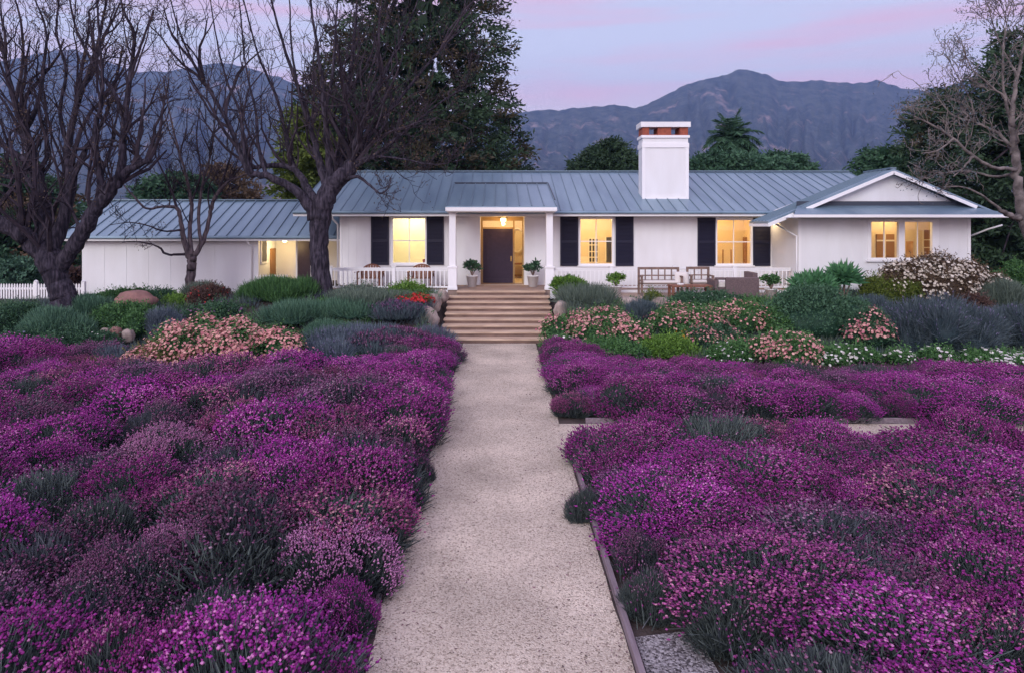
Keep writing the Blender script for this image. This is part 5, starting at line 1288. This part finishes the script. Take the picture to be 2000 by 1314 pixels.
# leafy and evergreen trees: boughs of many small leaves through the crown's volume
def crown_tree(name, label, cat, Y, outline, n, leaf, Lr, Wf, seed, per=46, csize=.5, droop=-.15, dfrac=.85, trunk=None, leaf2=None, frac2=0., fade_top=None, base=None, inner=True):
    """outline: (py, px left, px right) rows from top to bottom"""
    r = np.random.default_rng(seed); o_ = np.array(outline, float); py = o_[:, 0]
    yy = r.uniform(py.min(), py.max(), n * 3); l = np.interp(yy, py, o_[:, 1]); g = np.interp(yy, py, o_[:, 2])
    keep = r.random(n * 3) < (g - l) / (g - l).max(); yy, l, g = yy[keep][:n], l[keep][:n], g[keep][:n]; m = len(yy)
    a = r.random(m) * 2 * math.pi; q = r.random(m) ** .42
    cx, hw = (l + g) / 2, (g - l) / 2
    x = PX(cx + np.cos(a) * q * hw * 1.0, Y); y = Y + np.sin(a) * q * hw * Y / F * dfrac; z = PZ(yy, Y)
    c = np.stack([x, y, z], 1)
    if fade_top is not None:
        ok = r.random(m) < np.interp(yy, [fade_top[0], fade_top[1]], [.45, 1]); c, a, q = c[ok], a[ok], q[ok]; m = len(c)
    ctr = np.stack([PX(cx[:m], Y), np.full(m, Y), z[:m]], 1)
    out = np.stack([np.cos(a), np.sin(a) * dfrac, np.full(m, droop)], 1); out = unit(out + r.normal(size=out.shape) * .25)
    f, f2 = NP(), NP()
    sel = r.random(m) < frac2
    for dst, ix in ((f, ~sel), (f2, sel)):
        if not ix.any(): continue
        k = per; cc = np.repeat(c[ix], k, 0); oo = np.repeat(out[ix], k, 0); tt = r.random(len(cc))
        base_t = np.repeat(r.random(ix.sum()), k)
        p = cc + oo * ((tt - .35) * csize * 1.9)[:, None] + r.normal(size=cc.shape) * np.array([.30, .30, .18]) * csize
        d = unit(oo * .7 + r.normal(size=cc.shape) * .55 + np.array([0, 0, .1]))
        add_leaves(dst, p, d, r.uniform(.7, 1.3, len(p)) * Lr, Lr * Wf, r, np.clip(base_t * .65 + .35 * r.random(len(p)), 0, 1))
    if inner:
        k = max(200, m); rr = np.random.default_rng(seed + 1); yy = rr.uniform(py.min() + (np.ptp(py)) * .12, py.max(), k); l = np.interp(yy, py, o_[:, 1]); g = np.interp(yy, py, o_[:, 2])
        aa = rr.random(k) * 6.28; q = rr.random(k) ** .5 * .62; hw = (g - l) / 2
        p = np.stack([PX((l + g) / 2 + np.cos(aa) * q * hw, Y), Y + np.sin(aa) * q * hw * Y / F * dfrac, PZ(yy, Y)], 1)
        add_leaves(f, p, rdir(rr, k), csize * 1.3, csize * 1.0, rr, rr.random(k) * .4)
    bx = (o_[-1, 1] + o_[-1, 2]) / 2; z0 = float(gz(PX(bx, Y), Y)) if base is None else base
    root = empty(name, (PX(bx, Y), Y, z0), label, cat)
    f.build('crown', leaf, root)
    if leaf2 is not None and f2.n: f2.build('dry_boughs', leaf2, root)
    t = MB(); top = PZ(py.min() + np.ptp(py) * .25, Y); w = trunk or .3; xx = PX(bx, Y)
    ks = [(xx + .1 * math.sin(i * 2.1), Y + .1 * math.cos(i * 1.7), z0 - .1 + (top - z0) * i / 6) for i in range(7)]
    t.tube(ks, [w * (1 - .75 * i / 6) for i in range(7)], 9)
    for i in range(14):
        j = r.integers(2, 7); e = c[r.integers(len(c))]; s = np.array(ks[j]); t.tube([s, (s + e) / 2 + np.array([0, 0, .3]), e], [w * .3, w * .18, w * .07], 5)
    t.build('trunk', M_twig, root, smooth=True); return root
crown_tree('conifer_tree', 'huge dark evergreen tree towering behind the house', 'tree', 39, [(-210, 740, 860), (-120, 715, 915), (-20, 695, 965), (60, 665, 985), (130, 630, 985), (200, 600, 1000), (260, 580, 1012), (310, 566, 1030), (345, 560, 1034)], 1600, L['pine'], .32, .34, 1, per=52, csize=.62, trunk=.5, leaf2=L['pine2'], frac2=.24, fade_top=(20, 300))
crown_tree('broadleaf_tree', 'yellow green tree behind the breezeway left of the huge evergreen', 'tree', 34, [(215, 575, 640), (260, 560, 650), (320, 548, 640), (385, 545, 620), (430, 545, 620)], 210, L['yellowgreen'], .24, .5, 2, per=46, csize=.45)
crown_tree('conifer_tree', 'small dark conifer peeping over the roof left of the chimney', 'tree', 46, [(276, 1185, 1202), (288, 1168, 1214), (305, 1140, 1224), (320, 1122, 1236), (345, 1112, 1246)], 330, L['pine'], .30, .36, 3, per=48, csize=.5)
crown_tree('broadleaf_tree', 'rounded green tree over the roof right of the chimney', 'tree', 44, [(302, 1380, 1460), (312, 1352, 1520), (324, 1345, 1530), (350, 1344, 1530)], 420, L['bush'], .26, .5, 4, per=46, csize=.45)
crown_tree('broadleaf_tree', 'low rounded green tree just right of the palm behind the roof', 'tree', 46, [(303, 1500, 1550), (315, 1490, 1572), (330, 1486, 1580), (350, 1486, 1585)], 260, L['bush'], .26, .5, 5, per=46, csize=.45)
crown_tree('broadleaf_tree', 'dark green bushy tree rising behind the right gable', 'tree', 33, [(285, 1735, 1765), (305, 1690, 1790), (330, 1672, 1810), (370, 1665, 1820), (420, 1660, 1820)], 330, L['dark'], .22, .5, 6, per=46, csize=.42)
crown_tree('conifer_tree', 'dark evergreen tree with rusty top beyond the right gable', 'tree', 31, [(170, 1815, 1850), (210, 1795, 1880), (260, 1775, 1910), (330, 1765, 1930), (400, 1770, 1940), (470, 1800, 1940), (540, 1830, 1940)], 520, L['pine'], .26, .36, 7, per=50, csize=.5, leaf2=L['pine2'], frac2=.15)
crown_tree('conifer_tree', 'tall black green evergreen filling the right edge behind the pale tree', 'tree', 29, [(60, 1960, 2060), (120, 1925, 2110), (200, 1900, 2150), (300, 1885, 2190), (400, 1880, 2200), (480, 1890, 2210), (560, 1890, 2210)], 900, L['pine'], .26, .36, 8, per=50, csize=.5, trunk=.35)
crown_tree('broadleaf_tree', 'dark bushy tree behind the picket fence at the left edge', 'tree', 33, [(300, -80, 20), (340, -140, 90), (400, -160, 150), (470, -170, 175), (545, -170, 180)], 620, L['dark'], .24, .5, 9, per=46, csize=.5, leaf2=L['brown'], frac2=.25)
crown_tree('broadleaf_tree', 'dark round tree peeping over the garage roof ridge', 'tree', 48, [(340, 330, 370), (352, 300, 392), (370, 280, 410), (400, 270, 420)], 240, L['dark'], .28, .5, 10, per=46, csize=.5)
crown_tree('broadleaf_tree', 'brownish tree over the garage roof between the bare branches', 'tree', 52, [(322, 410, 450), (342, 398, 480), (370, 390, 500), (400, 390, 510)], 150, L['brown'], .28, .5, 11, per=40, csize=.5, inner=False)
crown_tree('hedge_tree', 'dark green hedge bush behind the picket fence', 'shrub', 30, [(508, 20, 50), (520, -20, 66), (545, -50, 80), (580, -60, 90)], 200, L['teal'], .18, .5, 12, per=40, csize=.4)
crown_tree('hedge_tree', 'reddish bush against the end of the garage wall', 'shrub', 29.5, [(528, 140, 152), (540, 130, 160), (560, 128, 162)], 50, L['red'], .14, .5, 14, per=36, csize=.3)

# palm behind the house
def palm(px, py, Y, label):
    x, _, z = P(px, py, Y); z0 = float(gz(x, Y)); o = empty('palm_tree', (x, Y, z0), label, 'palm'); r = np.random.default_rng(4)
    t = MB(); t.tube([(x + .2 * math.sin(i), Y, z0 - .1 + (z - z0) * i / 6) for i in range(7)], [.34, .3, .28, .27, .26, .26, .22], 10); t.build('trunk', M_bark, o, smooth=True)
    f = NP(); st_ = MB()
    for i in range(72):
        az = i * 2.39996; el = math.radians(86 - 125 * (i / 72)); ln = r.uniform(1.7, 2.5)
        d = np.array([math.cos(az) * math.cos(el), math.sin(az) * math.cos(el), math.sin(el)]); p = np.array([x, Y, z]); pts = [p]
        for k in range(9):
            d = d + np.array([0, 0, -.2]); d /= np.linalg.norm(d); p = p + d * ln / 9; pts.append(p)
            side = np.cross(d, [0, 0, 1.]); side /= np.linalg.norm(side) + 1e-6
            for s in (-1, 1):
                q = np.repeat(p[None], 5, 0) - d * (np.arange(5)[:, None] / 5 * ln / 9); dd = unit(np.repeat((side * s * .8 + d * .6 + np.array([0, 0, -.25]))[None], 5, 0) + r.normal(size=(5, 3)) * .1)
                add_blades(f, q, dd, .62 * math.sin((k + 1.2) / 10.5 * math.pi) + .12, .075, r)
        st_.tube(pts, [.03 * (1 - .08 * k) for k in range(len(pts))], 4)
    f.build('fronds', L['dark'], o); st_.build('frond_stalks', L['dark'], o)
palm(1428, 280, 47, 'dark feathery palm tree rising behind the house right of the chimney')

# ------------------------------------------------------------------ the evening air between the garden and the hills
hz = MB().box(-3300, 3300, -420, 2450, -1.2, 510).build('haze', None)
hm = bpy.data.materials.new('evening_air'); hm.use_nodes = True
hnn, hll = hm.node_tree.nodes, hm.node_tree.links; hnn.clear()
ho = hnn.new('ShaderNodeOutputMaterial'); hv = hnn.new('ShaderNodeVolumePrincipled')
hv.inputs['Color'].default_value = (.34, .52, 1.0, 1); hv.inputs['Density'].default_value = .00024; hv.inputs['Anisotropy'].default_value = .2
hll.new(hv.outputs[0], ho.inputs['Volume'])
hz.data.materials.clear(); hz.data.materials.append(hm); tag(hz, kind='stuff')
